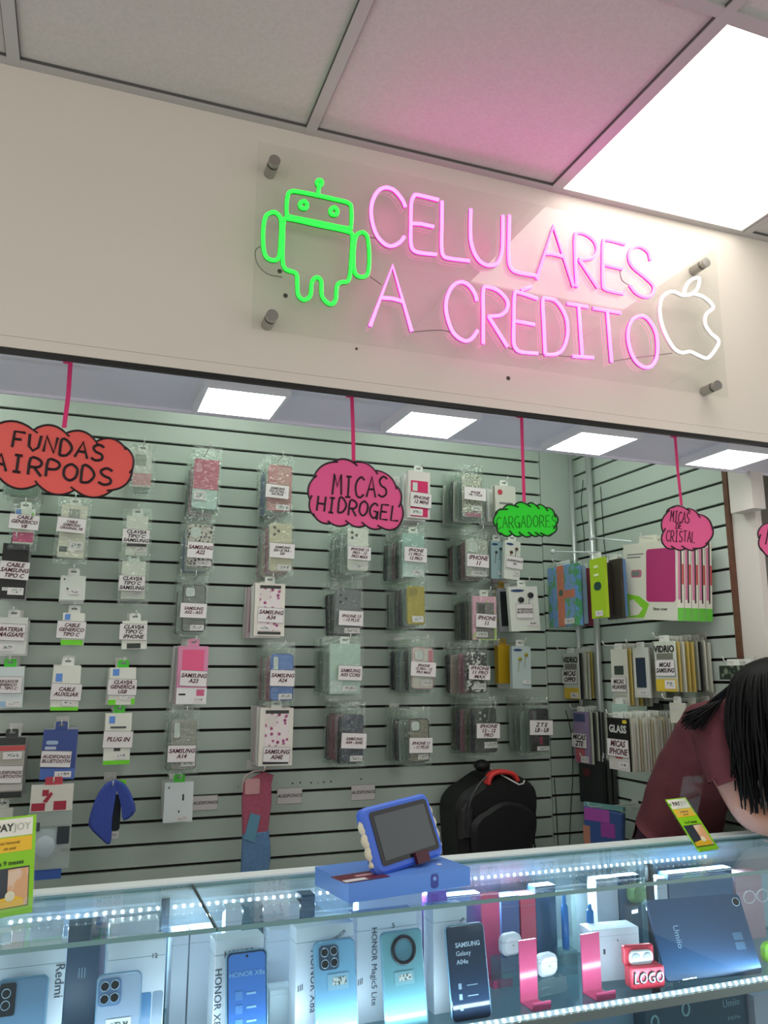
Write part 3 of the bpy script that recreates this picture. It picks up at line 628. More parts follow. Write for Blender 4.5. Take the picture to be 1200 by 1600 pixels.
# -- phone case columns
peg('case', (303, 716, 342, 796), .22, 5, 'bagged case, dusty pink above and pale teal below', 'pink and teal case', C((190, 214, 204), .35), decals=[('printed_panel', .0, .03, 1, .62, C((194, 110, 128), .4)), ('printed_word', .08, .12, .3, .3, C((210, 150, 165), .4))], bar=(.05, .66, .55, .84), cols=(2, 1, 0))
peg('case', (292, 820, 331, 886), .22, 4, 'bagged black and white lace print case below the pink and teal case', 'lace print case', M_LEO, ['SAMSUNG', 'A22'], (291, 848, 331, 873), cam=('square', CLR), cols=(9, 5, 2))
peg('case', (284, 914, 320, 987), .20, 3, 'grey case with black rim between the lace print and pink boxed cases', 'grey black-rimmed case', C((116, 124, 116), .3), ['SAMSUNG', 'A52 - A53'], (280, 943, 321, 966), cam=('square', CLR), rim=C((20, 22, 22), .3), cols=(2, 9, 3))
peg('box', (277, 1010, 324, 1100), .20, 4, 'pink box with a hot pink case in its window above the glitter case', 'pink boxed case', C((214, 136, 170), .4), ['SAMSUNG', 'A23'], (281, 1048, 323, 1072), tab=C((214, 136, 170), .4), decals=[('window', .14, .06, .86, .46, C((226, 84, 130), .35)), ('printed_panel', .0, .72, 1, 1, C((222, 222, 222), .5)), ('printed_panel', .66, .75, .92, .86, C((200, 90, 130), .5)), ('printed_mark', .08, .82, .3, .85, M_INK)], bar=(.55, .88, .9, .96), skind='box', cols=(4, 0, 6))
peg('case', (266, 1124, 306, 1202), .20, 2, 'silver glitter case with a slim camera hole below the pink boxed case', 'silver glitter case', M_GLIT, ['SAMSUNG', 'A14'], (260, 1164, 303, 1190), cam=('pill', CLR), cols=(2, 9), bar=(.4, .8, .95, .94))
peg('case', (419, 728, 455, 799), .22, 4, 'bagged pale pink case under the top hook beside the MICAS HIDROGEL sign', 'pale pink case', C((206, 160, 156), .35), ['SAMSUNG', 'S23 ULTRA -', 'S22 PLUS'], (414, 759, 450, 780), ink=M_INK, cam=('pill', C((200, 150, 150), .4)), rim=C((220, 130, 145), .35), cols=(2, 5, 0))
peg('case', (420, 818, 455, 893), .22, 4, 'bagged cream case with dark lens rings below the pale pink case', 'cream case', C((206, 200, 170), .4), ['SAMSUNG', 'S20 ULTRA -', 'S20'], (419, 850, 458, 873), ink=M_INK, cam=('lens', C((90, 84, 70), .3)), cols=(1, 4, 2))
def floral_box(box, n, desc, short, lines, card, dark):
    return peg('box', box, .20, n, desc, short, C((222, 216, 206), .45), lines, card, tab=M_CARD, decals=[('window', .16, .10, .86, .66 if dark else .90, M_FLOR), ('printed_band', .16, .04, .86, .10, DK), ('printed_band', .12, .92, .88, .97, DK), ('camera_window', .2, .12, .5, .32, C((214, 204, 200), .3))], bar=None if dark else (.1, .8, .55, .9), skind='box', cols=(6, 1, 4))
floral_box((397, 912, 444, 994), 3, 'white windowed case box with flowers, just below the cream case', 'upper flowered case box', ['SAMSUNG', 'A34'], (402, 950, 442, 973), False)
peg('case', (422, 1022, 457, 1094), .22, 5, 'bagged sky blue case between the two flowered case boxes', 'sky blue case', C((94, 132, 196), .35), ['SAMSUNG', 'A24'], (420, 1047, 458, 1072), cam=('pill', CLR), rim=C((60, 100, 180), .3), cols=(1, 4, 2))
floral_box((405, 1106, 457, 1196), 4, 'white windowed case box with flowers, below the sky blue case', 'lower flowered case box', ['SAMSUNG', 'A04E'], (411, 1167, 452, 1190), True)
peg('case', (543, 826, 575, 892), .24, 6, 'white mirror case hanging just below the MICAS HIDROGEL sign', 'white mirror case', C((226, 228, 216), .25), ['IPHONE 13', 'PRO - 13', 'PRO MAX'], (541, 855, 577, 876), cam=('square_lens', C((70, 76, 70), .25)), cols=(2, 9, 2), bar=(.25, .84, .85, .95))
peg('case', (523, 922, 563, 991), .16, 2, 'smoke grey case with a clear magnet ring', 'smoke grey ring case', C((112, 118, 120), .3), ['IPHONE 13', '- 13 PLUS'], (527, 955, 565, 978), cam=('square_lens', C((60, 64, 66), .25)), cols=(0, 3))
peg('bagbox', (515, 1006, 562, 1084), .22, 5, 'pale green clear case below the smoke grey ring case', 'pale green clear case', C((178, 204, 190), .3), ['SAMSUNG', 'A03 CORE'], (526, 1040, 563, 1063), tab=M_CARD, depth=.012, bar=(.4, .84, .9, .95), cols=(2, 9, 2), decals=[('printed_panel', .02, .74, .4, .98, C((200, 214, 206), .4))])
peg('case', (536, 1116, 568, 1191), .24, 5, 'navy grey case with pale lens rings below the pale green case', 'navy grey case', C((52, 62, 76), .3), ['SAMSUNG', 'A04 - A04S'], (532, 1145, 571, 1169), cam=('lens', C((96, 106, 116), .25)), cols=(3, 1, 1, 7))
peg('box', (637, 738, 671, 811), .22, 5, 'white box holding a hot pink case just past the MICAS HIDROGEL sign', 'hot pink boxed case', C((222, 214, 210), .4), ['IPHONE', '12 MINI'], (640, 771, 673, 794), decals=[('window', .12, .2, .9, .96, C((212, 48, 104), .35)), ('camera_window', .2, .24, .42, .42, CLR)], bar=(.08, .80, .66, .94), skind='box', cols=(6, 2, 6), ink=WINEINK)
peg('bagbox', (629, 834, 662, 902), .24, 5, 'bagged mint case above the mustard yellow case', 'mint case', C((160, 196, 184), .35), ['IPHONE', '11 PRO -', '12 PRO'], (629, 856, 664, 879), depth=.012, decals=[('printed_panel', .0, .6, 1, 1, C((196, 218, 214), .4))], bar=(.4, .84, .92, .95), cols=(2, 0, 7))
peg('case', (636, 916, 663, 976), .24, 5, 'mustard yellow case with no price card', 'mustard yellow case', C((172, 156, 22), .35), cam=('square', C((150, 138, 40), .3)), cols=(2, 3, 0), bar=(.25, .78, .9, .94))
peg('case', (644, 1012, 677, 1076), .24, 6, 'white case with pink side lettering below the mustard yellow case', 'white case with pink lettering', C((206, 204, 194), .35), ['IPHONE', '12 PRO - 12', 'PRO MAX'], (640, 1034, 679, 1057), cam=('square', CLR), rim=C((206, 150, 160), .4), decals=[('printed_word', .76, .06, .94, .4, C((206, 120, 136), .5))], cols=(2, 3, 2, 5), bar=(.4, .8, .95, .92))
peg('case', (638, 1123, 669, 1190), .24, 5, 'gold glitter case at the bottom of the column holding the mustard yellow case', 'gold glitter case', mat_spots('gold_glitter', (172, 168, 146), (84, 80, 66), 420, .48, .3, tex='NOISE'), ['IPHONE 11', '- 11 PLUS'], (636, 1152, 672, 1176), cam=('square', CLR), rim=C((40, 40, 38), .3), cols=(2, 9, 3), bar=(.4, .82, .95, .95))
peg('case', (722, 742, 752, 808), .20, 5, 'bagged case with a grey banknote-like print above the white sparkle case', 'banknote print case', M_MONEY, ['IPHONE', '7/8 - 7 PLUS'], (722, 763, 756, 783), cols=(2, 6, 3), bar=(.4, .74, .95, .86), decals=[('printed_panel', .1, .9, .9, 1.0, C((178, 120, 140), .4))])
peg('case', (728, 843, 762, 902), .20, 5, 'white sparkle case above the rainbow edged box', 'white sparkle case', mat_spots('white_sparkle', (200, 204, 192), (150, 156, 146), 300, .45, .3, tex='NOISE'), ['IPHONE', '11'], (727, 867, 761, 887), cam=('square', CLR), cols=(7, 3, 2), bar=(.2, .84, .9, .97))
peg('bagbox', (739, 932, 775, 1000), .20, 5, 'rainbow edged box with a grey phone case in its window', 'rainbow edged case box', M_HOLO, ['IPHONE', '11'], (741, 960, 773, 981), decals=[('window', .12, .14, .9, .98, C((120, 116, 112), .35)), ('camera_window', .2, .18, .5, .4, C((60, 60, 60), .3))], bar=(.1, .82, .6, .94), cols=(8, 8, 3), depth=.012)
peg('case', (728, 1018, 760, 1082), .22, 3, 'black and white patterned case below the rainbow edged box', 'black and white scene case', M_MARBLE, ['IPHONE', '11 PRO', 'MAX'], (730, 1040, 763, 1062), cam=('square_lens', DK), rim=DK, cols=(1, 4, 3), bar=(.35, .78, .95, .92))
peg('case', (743, 1106, 775, 1176), .22, 5, 'dark green case at the bottom of the column, above the backpack', 'dark green case', C((58, 66, 58), .35), ['IPHONE', '12 - 12', 'PRO'], (741, 1130, 777, 1153), cam=('square_lens', C((150, 156, 150), .3)), cols=(3, 8, 1), bar=(.35, .76, .98, .9))
peg('case', (828, 1107, 857, 1174), .20, 3, 'black case with a red mark in the last column before the corner', 'black red-marked case', C((24, 24, 26), .35), ['Z T E', 'L8 - L8'], (824, 1125, 860, 1148), ink=M_INK, cam=('pill', C((90, 90, 92), .3)), decals=[('printed_mark', .45, .66, .62, .84, C((150, 40, 70), .4))], cols=(2, 2, 9), bar=(.3, .88, .95, .98))
# -- earphone boxes near the corner
EAR = dict(cat='earphone box', name='earphone_box', group='earphone boxes near the wall corner', what='earphone box')
M_EARW = C((214, 218, 208), .4); YEL = C((188, 152, 18), .4); NAVY = C((34, 44, 64), .4)
def ear_art(t, w, h, up, y, m1):
    for ex, ez in ((-w * .10, -up - h * .30), (w * .24, -up - h * .20)):
        e = MB(); e.ell((ex, y - .002, ez), w * .11, .003, w * .09, 14, 8); e.tube(smooth_path([(ex, y - .002, ez), (ex - w * .06, y - .0015, ez - h * .12), (ex - w * .1, y - .0015, ez - h * .3)], n=4), .0009, 5)
        e.build('earbud_picture', m1, t, smooth=True)
    e = MB(); e.ell((-w * .2, y - .0006, -up - h * .09), w * .24, .0008, h * .03, 16, 6); e.build('printed_emblem', C((30, 60, 110), .4), t)
def ear(box, L, desc, short, m, lines=None, card=None, n=0, cols=(3,), m1=DK, roll=None, ink=M_INK):
    t = peg('box', box, L, n, desc, short, m, lines, card, ink=ink, tab=M_CARD, skind='box', cols=cols, bar=(.55, .80, .92, .88), roll=roll, **EAR)
    b = [c for c in t.children if c.name.startswith('box')][0]; xs = [v.co.x for v in b.data.vertices]; zs = [v.co.z for v in b.data.vertices]
    ear_art(t, max(xs) - min(xs), max(zs) - min(zs), -max(zs), min(v.co.y for v in b.data.vertices) - .0006, m1); return t
peg('box', (772, 760, 804, 812), .18, 2, 'white box with a red round emblem above the green cloud sign', 'red emblem box', C((208, 208, 196), .4), decals=[('printed_word', .2, .5, .85, .55, M_GREYINK), ('printed_word', .2, .68, .75, .72, M_GREYINK), ('printed_emblem', .12, .12, .36, .28, C((188, 70, 80), .4))], bar=None, skind='box', cols=(6, 9), cat='adapter box', name='adapter_box', group='earphone boxes near the wall corner', what='adapter box')
ear((766, 846, 786, 905), .14, 'narrow pale blue earphone box behind the maroon edged one', 'narrow pale blue earphone box', C((150, 176, 180), .4), roll=1)
ear((789, 846, 813, 906), .18, 'small white earphone box hanging under the green cloud sign', 'small white earphone box', M_EARW, ['AUDIFONOS', 'AA'], (791, 870, 817, 889), 1, (7,), C((90, 50, 36), .4), roll=4)
ear((793, 917, 838, 986), .20, 'large white earphone box picturing black earbuds', 'large white earphone box', M_EARW, ['AUDIFONOS', 'BLUETOOTH'], (802, 944, 828, 966), 2, (3, 2), roll=-3)
ear((799, 1010, 828, 1076), .18, 'pale earphone box picturing yellow earbuds', 'yellow earbud box', C((176, 192, 190), .4), None, None, 1, (9,), C((150, 140, 40), .4))
for i, (bx_, L) in enumerate((((776, 919, 792, 972), .10), ((776, 1008, 796, 1068), .10))):
    peg('box', bx_, L, 0, 'mustard yellow box behind the ' + ('large white earphone box' if i == 0 else 'yellow earbud box'), 'x', YEL, bar=None, depth=.03, hk=False, tab=YEL, **{k: v for k, v in EAR.items() if k != 'what'})
# -- soft goods on the lowest hooks
def soft(name, label, cat, pos, build, group='soft goods on the lowest hooks'):
    t = thing(name, label, cat, pos, 0, group); build(t); return t
pp = atY(175, 1226, 2.84)
def armband(t):
    q = lambda pts: [((x - 655) / 3.75 * .00225, -(z - 172) / 3.75 * .00225) for x, z in pts]
    FB = mat('blue_fabric', (58, 78, 160), .85, noise_amt=.15, scale=160)
    for nm, pts, y, yw in (('outer_flap', [(668, 165), (652, 146), (605, 168), (565, 235), (541, 325), (545, 372), (600, 428), (640, 462), (656, 440), (654, 340), (664, 240)], -.020, R(14)),
                       ('short_flap', [(664, 146), (716, 160), (758, 208), (792, 300), (738, 348), (722, 280), (696, 205), (668, 172)], -.008, R(-22))):
        P = smooth_path([(x, 0, z) for x, z in q(pts)], True, 3); o = [(p.x, p.z) for p in P]
        if sum(o[i][0] * o[(i + 1) % len(o)][1] - o[(i + 1) % len(o)][0] * o[i][1] for i in range(len(o))) < 0: o = o[::-1]
        m2 = MB(); m2.prism(o, y - .012, y + .008, bev=.005); f = m2.build(nm, FB, t); f.rotation_euler = (0, 0, yw)
    m3 = MB(); m3.prism(rrect(.034, .11, .01, .014, -.085), -.006, .006, bev=.003); m3.build('dark_pocket', C((30, 34, 48), .6), t)
    m4 = MB(); m4.prism(rrect(.026, .018, .004, .030, .004), .002, .004); m4.build('green_tag', GRN, t)
    decal(t, 'barcode_sticker', .004, -.16, .028, -.142, M_PAPER, -.010, bars=True)
soft('phone_armband', 'folded royal blue fabric armband hanging near the PLUG IN box', 'armband', pp, armband)
pp = atY(402, 1206, 2.86)
def pouch(t):
    mb = MB(); mb.prism([(-.05, -.09), (-.045, -.20), (.04, -.20), (.05, -.10), (.048, -.04), (.055, -.012), (.02, .0), (-.02, -.02), (-.045, -.035)], -.012, .006, bev=.004)
    mb.build('pink_fabric', mat('rose_fabric', (168, 84, 104), .8, noise_amt=.12, scale=90), t)
    mb = MB(); mb.prism([(-.046, -.33), (.046, -.32), (.052, -.27), (.044, -.19), (-.044, -.195)], -.014, .008, bev=.004)
    mb.build('blue_fabric', mat('slate_fabric', (96, 134, 176), .8, noise_amt=.12, scale=90), t)
    mb = MB(); mb.prism([(-.042, -.21), (-.006, -.225), (.012, -.14), (-.022, -.13)], -.017, -.012); mb.build('teal_patch', C((96, 146, 172), .7), t)
    mb = MB(); mb.prism(rrect(.05, .05, .006, -.018, -.045), -.016, -.012); mb.build('pale_flap', C((198, 148, 150), .7), t)
    mb = MB(); mb.tube(smooth_path([(-.05, -.005, -.06), (-.046, -.006, -.02), (-.02, -.006, .0), (.01, -.006, .004), (.04, -.02, .012)], n=4), .0028, 6); mb.build('cord', C((190, 170, 164), .6), t)
soft('fabric_pouch', 'rose and slate blue fabric pouch hanging below the lower flowered case box', 'pouch', pp, pouch)
hook(pp.x + .01, pp.z + .008, 2.80, YB, 'wire hook holding the rose and blue pouch')
hook(atY(175, 1226, 2.84).x, atY(175, 1226, 2.84).z + .004, 2.78, YB, 'wire hook holding the royal blue armband')
pp = atY(84, 1226, 2.80)
def redpack(t):
    mb = MB(); mb.box(-.062, -.018, -.075, .058, .018, -.0); bo = mb.build('box', C((220, 216, 206), .45), t)
    mb = MB(); mb.prism(rrect(.05, .03, .006, 0, .008), -.0008, .0008); mb.build('hang_tab', C((176, 56, 72), .5), t)
    for nm, a in (('printed_panel', (-.03, -.03, -.012, -.012)), ('printed_panel', (.004, -.072, .04, -.046)), ('printed_panel', (-.058, -.072, -.02, -.05))): decal(t, nm, a[0], a[1], a[2], a[3], C((168, 40, 62), .5), -.0184)
    mb = MB(); mb.prism([(-.028, -.046), (-.016, -.05), (.0, -.025), (-.006, -.018)], -.0195, -.0182); mb.build('printed_ribbon', C((168, 40, 62), .5), t)
    mb = MB(); mb.box(-.066, -.02, -.24, .06, .022, -.076); mb.build('blister', mat_clear('milky_blister', (240, 246, 246), .06, .1, haze=.32), t)
    mb = MB(); mb.ell((-.012, -.006, -.175), .046, .018, .05, 24, 14); mb.build('round_plug', C((190, 204, 212), .35), t, smooth=True)
    mb = MB(); mb.box(-.05, -.012, -.27, .04, .012, -.241); mb.build('blue_foot', C((70, 108, 190), .5), t)
    decal(t, 'dark_mark', -.06, -.13, -.03, -.105, C((60, 70, 72), .5), -.0205); decal(t, 'dark_mark', .02, -.17, .055, -.12, C((50, 60, 66), .5), -.0205)
soft('light_bulb_pack', 'white and red pack with a round clear bulb hanging above the counter', 'bulb pack', pp, redpack)
hook(pp.x, pp.z + .014, 2.74, YB, 'wire hook holding the white and red bulb pack')
# -- little cards stuck on the boards, and pin holes
for i, (u, v, u1, v1) in enumerate(((301, 1243, 340, 1266), (433, 1231, 472, 1256), (549, 1226, 586, 1250))):
    a, b = atY(u, (v + v1) / 2, YB - .002), atY(u1, (v + v1) / 2, YB - .002); ct, cb = atY((u + u1) / 2, v, YB - .002), atY((u + u1) / 2, v1, YB - .002)
    lab = ['small card stuck to the slats beside the white charger box', 'small card stuck to the slats under the lower flowered case box', 'small card stuck to the slats above the toy tablet'][i]
    t = thing('shelf_card', lab, 'card', ((a.x + b.x) / 2, YB - .0005, (ct.z + cb.z) / 2), 0, 'small cards stuck to the slats')
    w_, h_ = b.x - a.x, ct.z - cb.z
    MB().box(-w_ / 2, -.0008, -h_ / 2, w_ / 2, 0, h_ / 2).build('paper', M_PAPER, t)
    e = MB(); e.tube([(sx * w_ / 2, -.0008, sz * h_ / 2) for sx, sz in ((-1, -1), (1, -1), (1, 1), (-1, 1))], .0007, 4, closed=True); e.build('printed_border', M_GREYINK, t)
    text('AUDIFONOS', w_ / 9 * 1.55, M_INK, t, (0, -.0012, 0), shear=.28, bold=.012)
hs = MB()
for u, v in ((457, 1224), (469, 1223), (486, 1223), (497, 1223), (506, 1222), (517, 1221), (564, 1217), (372, 1230)):
    p = atY(u, v, YB); hs.cyl((p.x, YB - .0006, p.z), (p.x, YB + .001, p.z), .003 if u not in (497, 372) else .0018, 10)
struct(hs.build('wall_back_pin_mark', M_BLACK))
# ------------------------------------------------------------------ backpack on its hook
pb = atY(770, 1205, 2.84)
t = thing('backpack', 'black backpack with a red top handle hanging on the slat wall', 'backpack', pb)
out = [atY(u, v, 2.84) - pb for u, v in ((712, 1345), (820, 1345), (826, 1300), (833, 1258), (828, 1228), (800, 1209), (765, 1207), (735, 1226), (720, 1236), (707, 1258), (708, 1300))]
low = [(out[0].x + .02, out[0].z - .16), (out[1].x - .02, out[1].z - .16)]
ol = smooth_path([Vector((x, 0, z)) for x, z in low] + [Vector((p.x, 0, p.z)) for p in out[1:]] + [Vector((out[0].x, 0, out[0].z))], True, 4)
M_BPK = mat('black_nylon', (15, 15, 18), .6, noise_amt=.3, scale=120, bump=.15)
mb = MB(); mb.prism([(p.x, p.z) for p in ol], -.06, .145, bev=.035); mb.build('bag_body', M_BPK, t)
mb = MB(); mb.prism([(p.x * .8 + .0, -.09 + (p.z + .09) * .72 - .07) for p in ol], -.095, -.058, bev=.02); mb.build('front_pocket', M_BPK, t)
mb = MB(); mb.prism([(-.165, -.22), (-.125, -.22), (-.118, -.12), (-.140, -.09), (-.165, -.12)], -.075, -.03, bev=.008); mb.build('mesh_pocket', mat('black_mesh', (40, 40, 42), .5, bump=.6, scale=260), t)
h = [atY(u, v, 2.79) - pb for u, v in ((761, 1226), (764, 1214), (773, 1207), (788, 1206), (801, 1210), (807, 1220))]
mb = MB()
for dy in (-.012, -.004, .004, .012): mb.tube(smooth_path([p + Vector((0, dy, 0)) for p in h], n=4), .0085, 8)
mb.build('top_handle', mat('red_webbing', (206, 52, 50), .6), t, smooth=True)
mb = MB(); mb.ell((-.045, .0, .022), .030, .03, .022, 14, 8, fn=lambda d: 1 + .18 * noise.noise(d * 3)); mb.build('gathered_strap', M_BPK, t, smooth=True)
mb = MB(); mb.tube(smooth_path([(-.06, -.065, -.01), (-.10, -.075, -.04), (-.135, -.075, -.10), (-.14, -.07, -.2)], n=5), .004, 6); mb.build('zipper', C((60, 60, 62), .3), t, smooth=True)
mb = MB(); mb.tube(smooth_path([(.15, -.02, -.10), (.165, -.02, -.18), (.155, -.02, -.26), (.18, -.02, -.33)], n=5), .003, 6); mb.build('strap_cord', M_BPK, t, smooth=True)
th = thing('wire_hook', 'long white wire hook crossing the red backpack handle', 'wire hook', (pb.x - .01, YB, pb.z + .005), 0, 'wire hooks on the slat walls')
e0, e1 = atY(766, 1201, 2.86) - th.location, atY(811, 1226, 2.71) - th.location
mb = MB(); mb.tube([(e0.x, .002, e0.z + .004), e0, e1, e1 + Vector((.012, -.01, .004)), e1 + Vector((.016, -.012, .016))], .0028, 7); mb.build('wire', M_WIRE, th, smooth=True)

# ------------------------------------------------------------------ goods on the side wall (fronts face into the aisle)
def side(box, Xf, n, desc, short, kind_name, cat, m, depth=.006, lines=None, card=None, decals=(), bar=(.45, .86, .95, .98), tab=True, grp=None, what='pack', cols=None, Xb=1.985, clear=False, hk=True, tilt=0, ink=M_INK, tabm=M_CARD, word=None):
    x0, y0, x1, y1 = box; vm = (y0 + y1) / 2
    a, b = atX(x0, vm, Xf), atX(x1, vm, Xf); tp, bt = atX((x0 + x1) / 2, y0, Xf), atX((x0 + x1) / 2, y1, Xf)
    w, h = a.y - b.y, tp.z - bt.z; Yc = (a.y + b.y) / 2; up = .016; zt = tp.z + up
    grp = grp or kind_name.replace('_', ' ') + 's on the side wall'
    def one(X, mm, label, front):
        t = thing(kind_name, label, cat, (X, Yc, zt), -math.pi / 2, grp, 0, R(tilt))
        mb = MB(); mb.box(-w / 2, -depth / 2, -h - up, w / 2, depth / 2, -up); bo = mb.build('box' if depth > .01 else 'pack_card', mm, t)
        if tab:
            mb = MB(); mb.prism(rrect(w * .5, .024, .005, 0, -up + .008), -.0005, .0005); mb.build('hang_tab', tabm, t)
        if front:
            y = -depth / 2 - .0004
            for k, (nm, fx0, fz0, fx1, fz1, dm) in enumerate(decals): decal(t, nm, -w / 2 + fx0 * w, -up - fz1 * h, -w / 2 + fx1 * w, -up - fz0 * h, dm, y - .0003 * k)
            if bar: decal(t, 'barcode_sticker', -w / 2 + bar[0] * w, -up - bar[3] * h, -w / 2 + bar[2] * w, -up - bar[1] * h, M_PAPER, y - .0018, bars=True)
            if word: text(word[0], w * .30, word[1], t, (0, y - .0012, -up - h * word[2]), bold=.03)
            if lines:
                c0, c1 = atX(card[0], (card[1] + card[3]) / 2, Xf), atX(card[2], (card[1] + card[3]) / 2, Xf)
                z1_, z0_ = atX((card[0] + card[2]) / 2, card[1], Xf).z, atX((card[0] + card[2]) / 2, card[3], Xf).z
                price_card(t, lines, Yc - (c0.y + c1.y) / 2, (z0_ + z1_) / 2 - zt, c0.y - c1.y, z1_ - z0_, y - .004, ink, 0)
            if clear: bag(t, w + .012, h + .03, 0, depth + .008, seed=3)
        return t
    f = one(Xf, m, desc, True)
    if n:
        cols = cols or [m]; cache = {}
        for i in range(1, n + 1):
            X = Xf + (Xb - Xf) * i / (n + .2); mm = cols[(i - 1) % len(cols)]; lab = '%s %s behind the %s' % (ORD[i] if i <= 20 else 'last', what, short)
            if id(mm) in cache: o = copy_tree(cache[id(mm)])
            else: o = cache[id(mm)] = one(X, mm, lab, False)
            o.location = (X, Yc + random.uniform(-.003, .003), zt + random.uniform(-.004, .004)); tag(o, lab, cat, grp)
    if hk: hook(Yc, zt - .003, Xf - random.uniform(.03, .06), XS, 'wire hook holding the ' + short, axis='x')
    return f
M_TROP = mat_spots('tropical_print', (112, 156, 214), (84, 160, 110), 26, .42, .4, tex='NOISE')
M_LIME = C((164, 200, 30), .45); ORG = C((214, 112, 74), .5); MAR = C((132, 48, 70), .45); SKY = C((110, 150, 200), .4)
TB = dict(cat='tablet pouch', grp='bagged pouches in the wall corner', what='bagged pouch')
side((862, 884, 904, 979), 1.76, 0, 'blue green print pouch with an orange band hanging in the wall corner', 'blue green print pouch', 'tablet_pouch', m=M_TROP, depth=.03, decals=[('printed_band', .36, 0, .62, 1, ORG), ('printed_band', .36, .42, 1, .55, ORG), ('printed_emblem', .42, .40, .58, .50, C((40, 80, 60), .5))], bar=(.6, .88, .95, .97), clear=True, **TB)
side((903, 884, 914, 975), 1.80, 0, 'narrow pale blue pouch beside the blue green print pouch', 'narrow pale blue pouch', 'tablet_pouch', m=C((150, 176, 196), .35), depth=.02, bar=None, hk=False, **TB)
side((913, 888, 922, 978), 1.84, 0, 'thin wine red pouch between pale blue and lime pouches', 'thin wine red pouch', 'tablet_pouch', m=MAR, depth=.02, bar=None, hk=False, **TB)
side((925, 872, 948, 966), 1.72, 1, 'pouch with a lime green sleeve and round dark emblem', 'lime sleeved pouch', 'tablet_pouch', m=M_LIME, depth=.012, decals=[('printed_emblem', .25, .40, .75, .54, C((30, 70, 60), .5)), ('printed_word', .3, .12, .6, .16, C((230, 240, 190), .5)), ('printed_word', .3, .26, .6, .30, C((230, 240, 190), .5))], bar=(.3, .88, .8, .97), cols=[C((58, 52, 46), .4)], Xb=1.80, **TB)
side((944, 880, 956, 962), 1.78, 0, 'dark pouch with a pink loop beside the lime sleeved pouch', 'dark pink-looped pouch', 'tablet_pouch', m=C((52, 44, 40), .4), depth=.02, decals=[('printed_band', .2, .5, .7, .7, C((190, 80, 120), .5))], bar=None, hk=False, **TB)
side((955, 876, 965, 966), 1.80, 0, 'wine coloured pouch second from the big tablet cover box', 'wine coloured pouch', 'tablet_pouch', m=C((140, 60, 84), .4), depth=.02, bar=None, hk=False, clear=True, **TB)
side((965, 874, 977, 964), 1.82, 0, 'sky blue pouch beside the wine coloured pouch', 'sky blue pouch', 'tablet_pouch', m=SKY, depth=.02, bar=None, hk=False, **TB)
side((976, 880, 992, 962), 1.86, 1, 'yellow, blue and red banded pouch touching the tablet cover box', 'banded pouch', 'tablet_pouch', m=C((60, 50, 40), .4), depth=.02, decals=[('printed_band', 0, .08, 1, .3, C((176, 180, 40), .5)), ('printed_band', 0, .55, 1, .75, C((84, 120, 190), .5)), ('printed_band', 0, .76, 1, 1, C((130, 30, 50), .5))], bar=None, cols=[MAR], **TB)
# tablet cover boxes
TCW = C((216, 216, 200), .45); TCP = C((178, 52, 112), .4); TCG = C((96, 190, 60), .4)
def cover_box(X, label, first):
    x0, y0, x1, y1 = 982, 852, 1068, 978; vm = 915; Xf = 1.84
    a, b = atX(x0, vm, Xf), atX(x1, vm, Xf); tp, bt = atX(1024, 852, Xf), atX(1024, 974, Xf); w, h = a.y - b.y, tp.z - bt.z
    t = thing('tablet_cover_box', label, 'tablet cover box', (X, (a.y + b.y) / 2, tp.z + .012), -math.pi / 2, 'tablet cover boxes on the side wall', 0, R(5))
    d = .026
    MB().box(-w / 2, -d / 2, -h, w / 2, d / 2, 0).build('box', TCW, t)
    mb = MB(); mb.prism(rrect(w * .34, .03, .006, -.02, .012), -.0006, .0006); mb.build('hang_tab', TCW, t)
    s = MB(); s.box(w / 2, -d * .40, -h * .74, w / 2 + .0006, -d * .05, -.02); s.build('side_stripe', C((200, 120, 150), .5), t)
    s = MB(); s.box(w / 2, -d * .02, -h * .78, w / 2 + .0006, d * .18, -.004); s.build('side_dark_line', C((30, 22, 26), .5), t)  # thin dark line down the side of the box
    s = MB(); s.box(w / 2, d * .22, -h * .55, w / 2 + .0006, d * .48, -h * .3); s.build('side_label', C((200, 70, 76), .5), t)
    s = MB(); s.box(w / 2, -d / 2, -h, w / 2 + .0007, d / 2, -h * .84); s.build('side_green_foot', TCG, t)
    if first:
        y = -d / 2
        mb = MB(); mb.prism(rrect(w * .52, h * .68, .012, w * .21, -h * .43), y - .0006, y); mb.build('cover_picture', TCP, t)
        mb = MB(); mb.prism([(-w * .42, -h * .98), (-w * .1, -h * .98), (-w * .0, -h * .8), (-w * .18, -h * .7), (-w * .44, -h * .66)], y - .0005, y); mb.build('green_swirl', C((132, 200, 52), .45), t)
        mb = MB(); mb.prism([(-w * .36, -h * .96), (-w * .2, -h * .94), (-w * .12, -h * .86), (-w * .3, -h * .74), (-w * .38, -h * .76)], y - .0008, y); mb.build('white_swirl', TCW, t)
        mb = MB(); mb.prism(rrect(w * .2, h * .10, .008, -w * .24, -h * .40), y - .0006, y); k = mb.build('tablet_picture', C((190, 110, 140), .5), t)
        decal(t, 'screen_picture', -w * .32, -h * .43, -w * .18, -h * .365, C((120, 130, 120), .4), y - .0007)
        decal(t, 'printed_word', -w * .42, -h * .15, -w * .1, -h * .135, M_GREYINK, y); decal(t, 'printed_word', -w * .42, -h * .19, -w * .16, -h * .175, M_GREYINK, y)
        text('New cover', .016, M_INK, t, (w * .2, y - .0008, -h * .86))
    return t
cover_box(1.84, 'big tablet cover box with a magenta front on the side wall', True)
for i in range(1, 5): cover_box(1.84 + .029 * i, '%s cover box behind the magenta fronted one' % ORD[i], False)
hook(2.285, 1.915, 1.80, XS, 'wire hook holding the tablet cover boxes', axis='x')
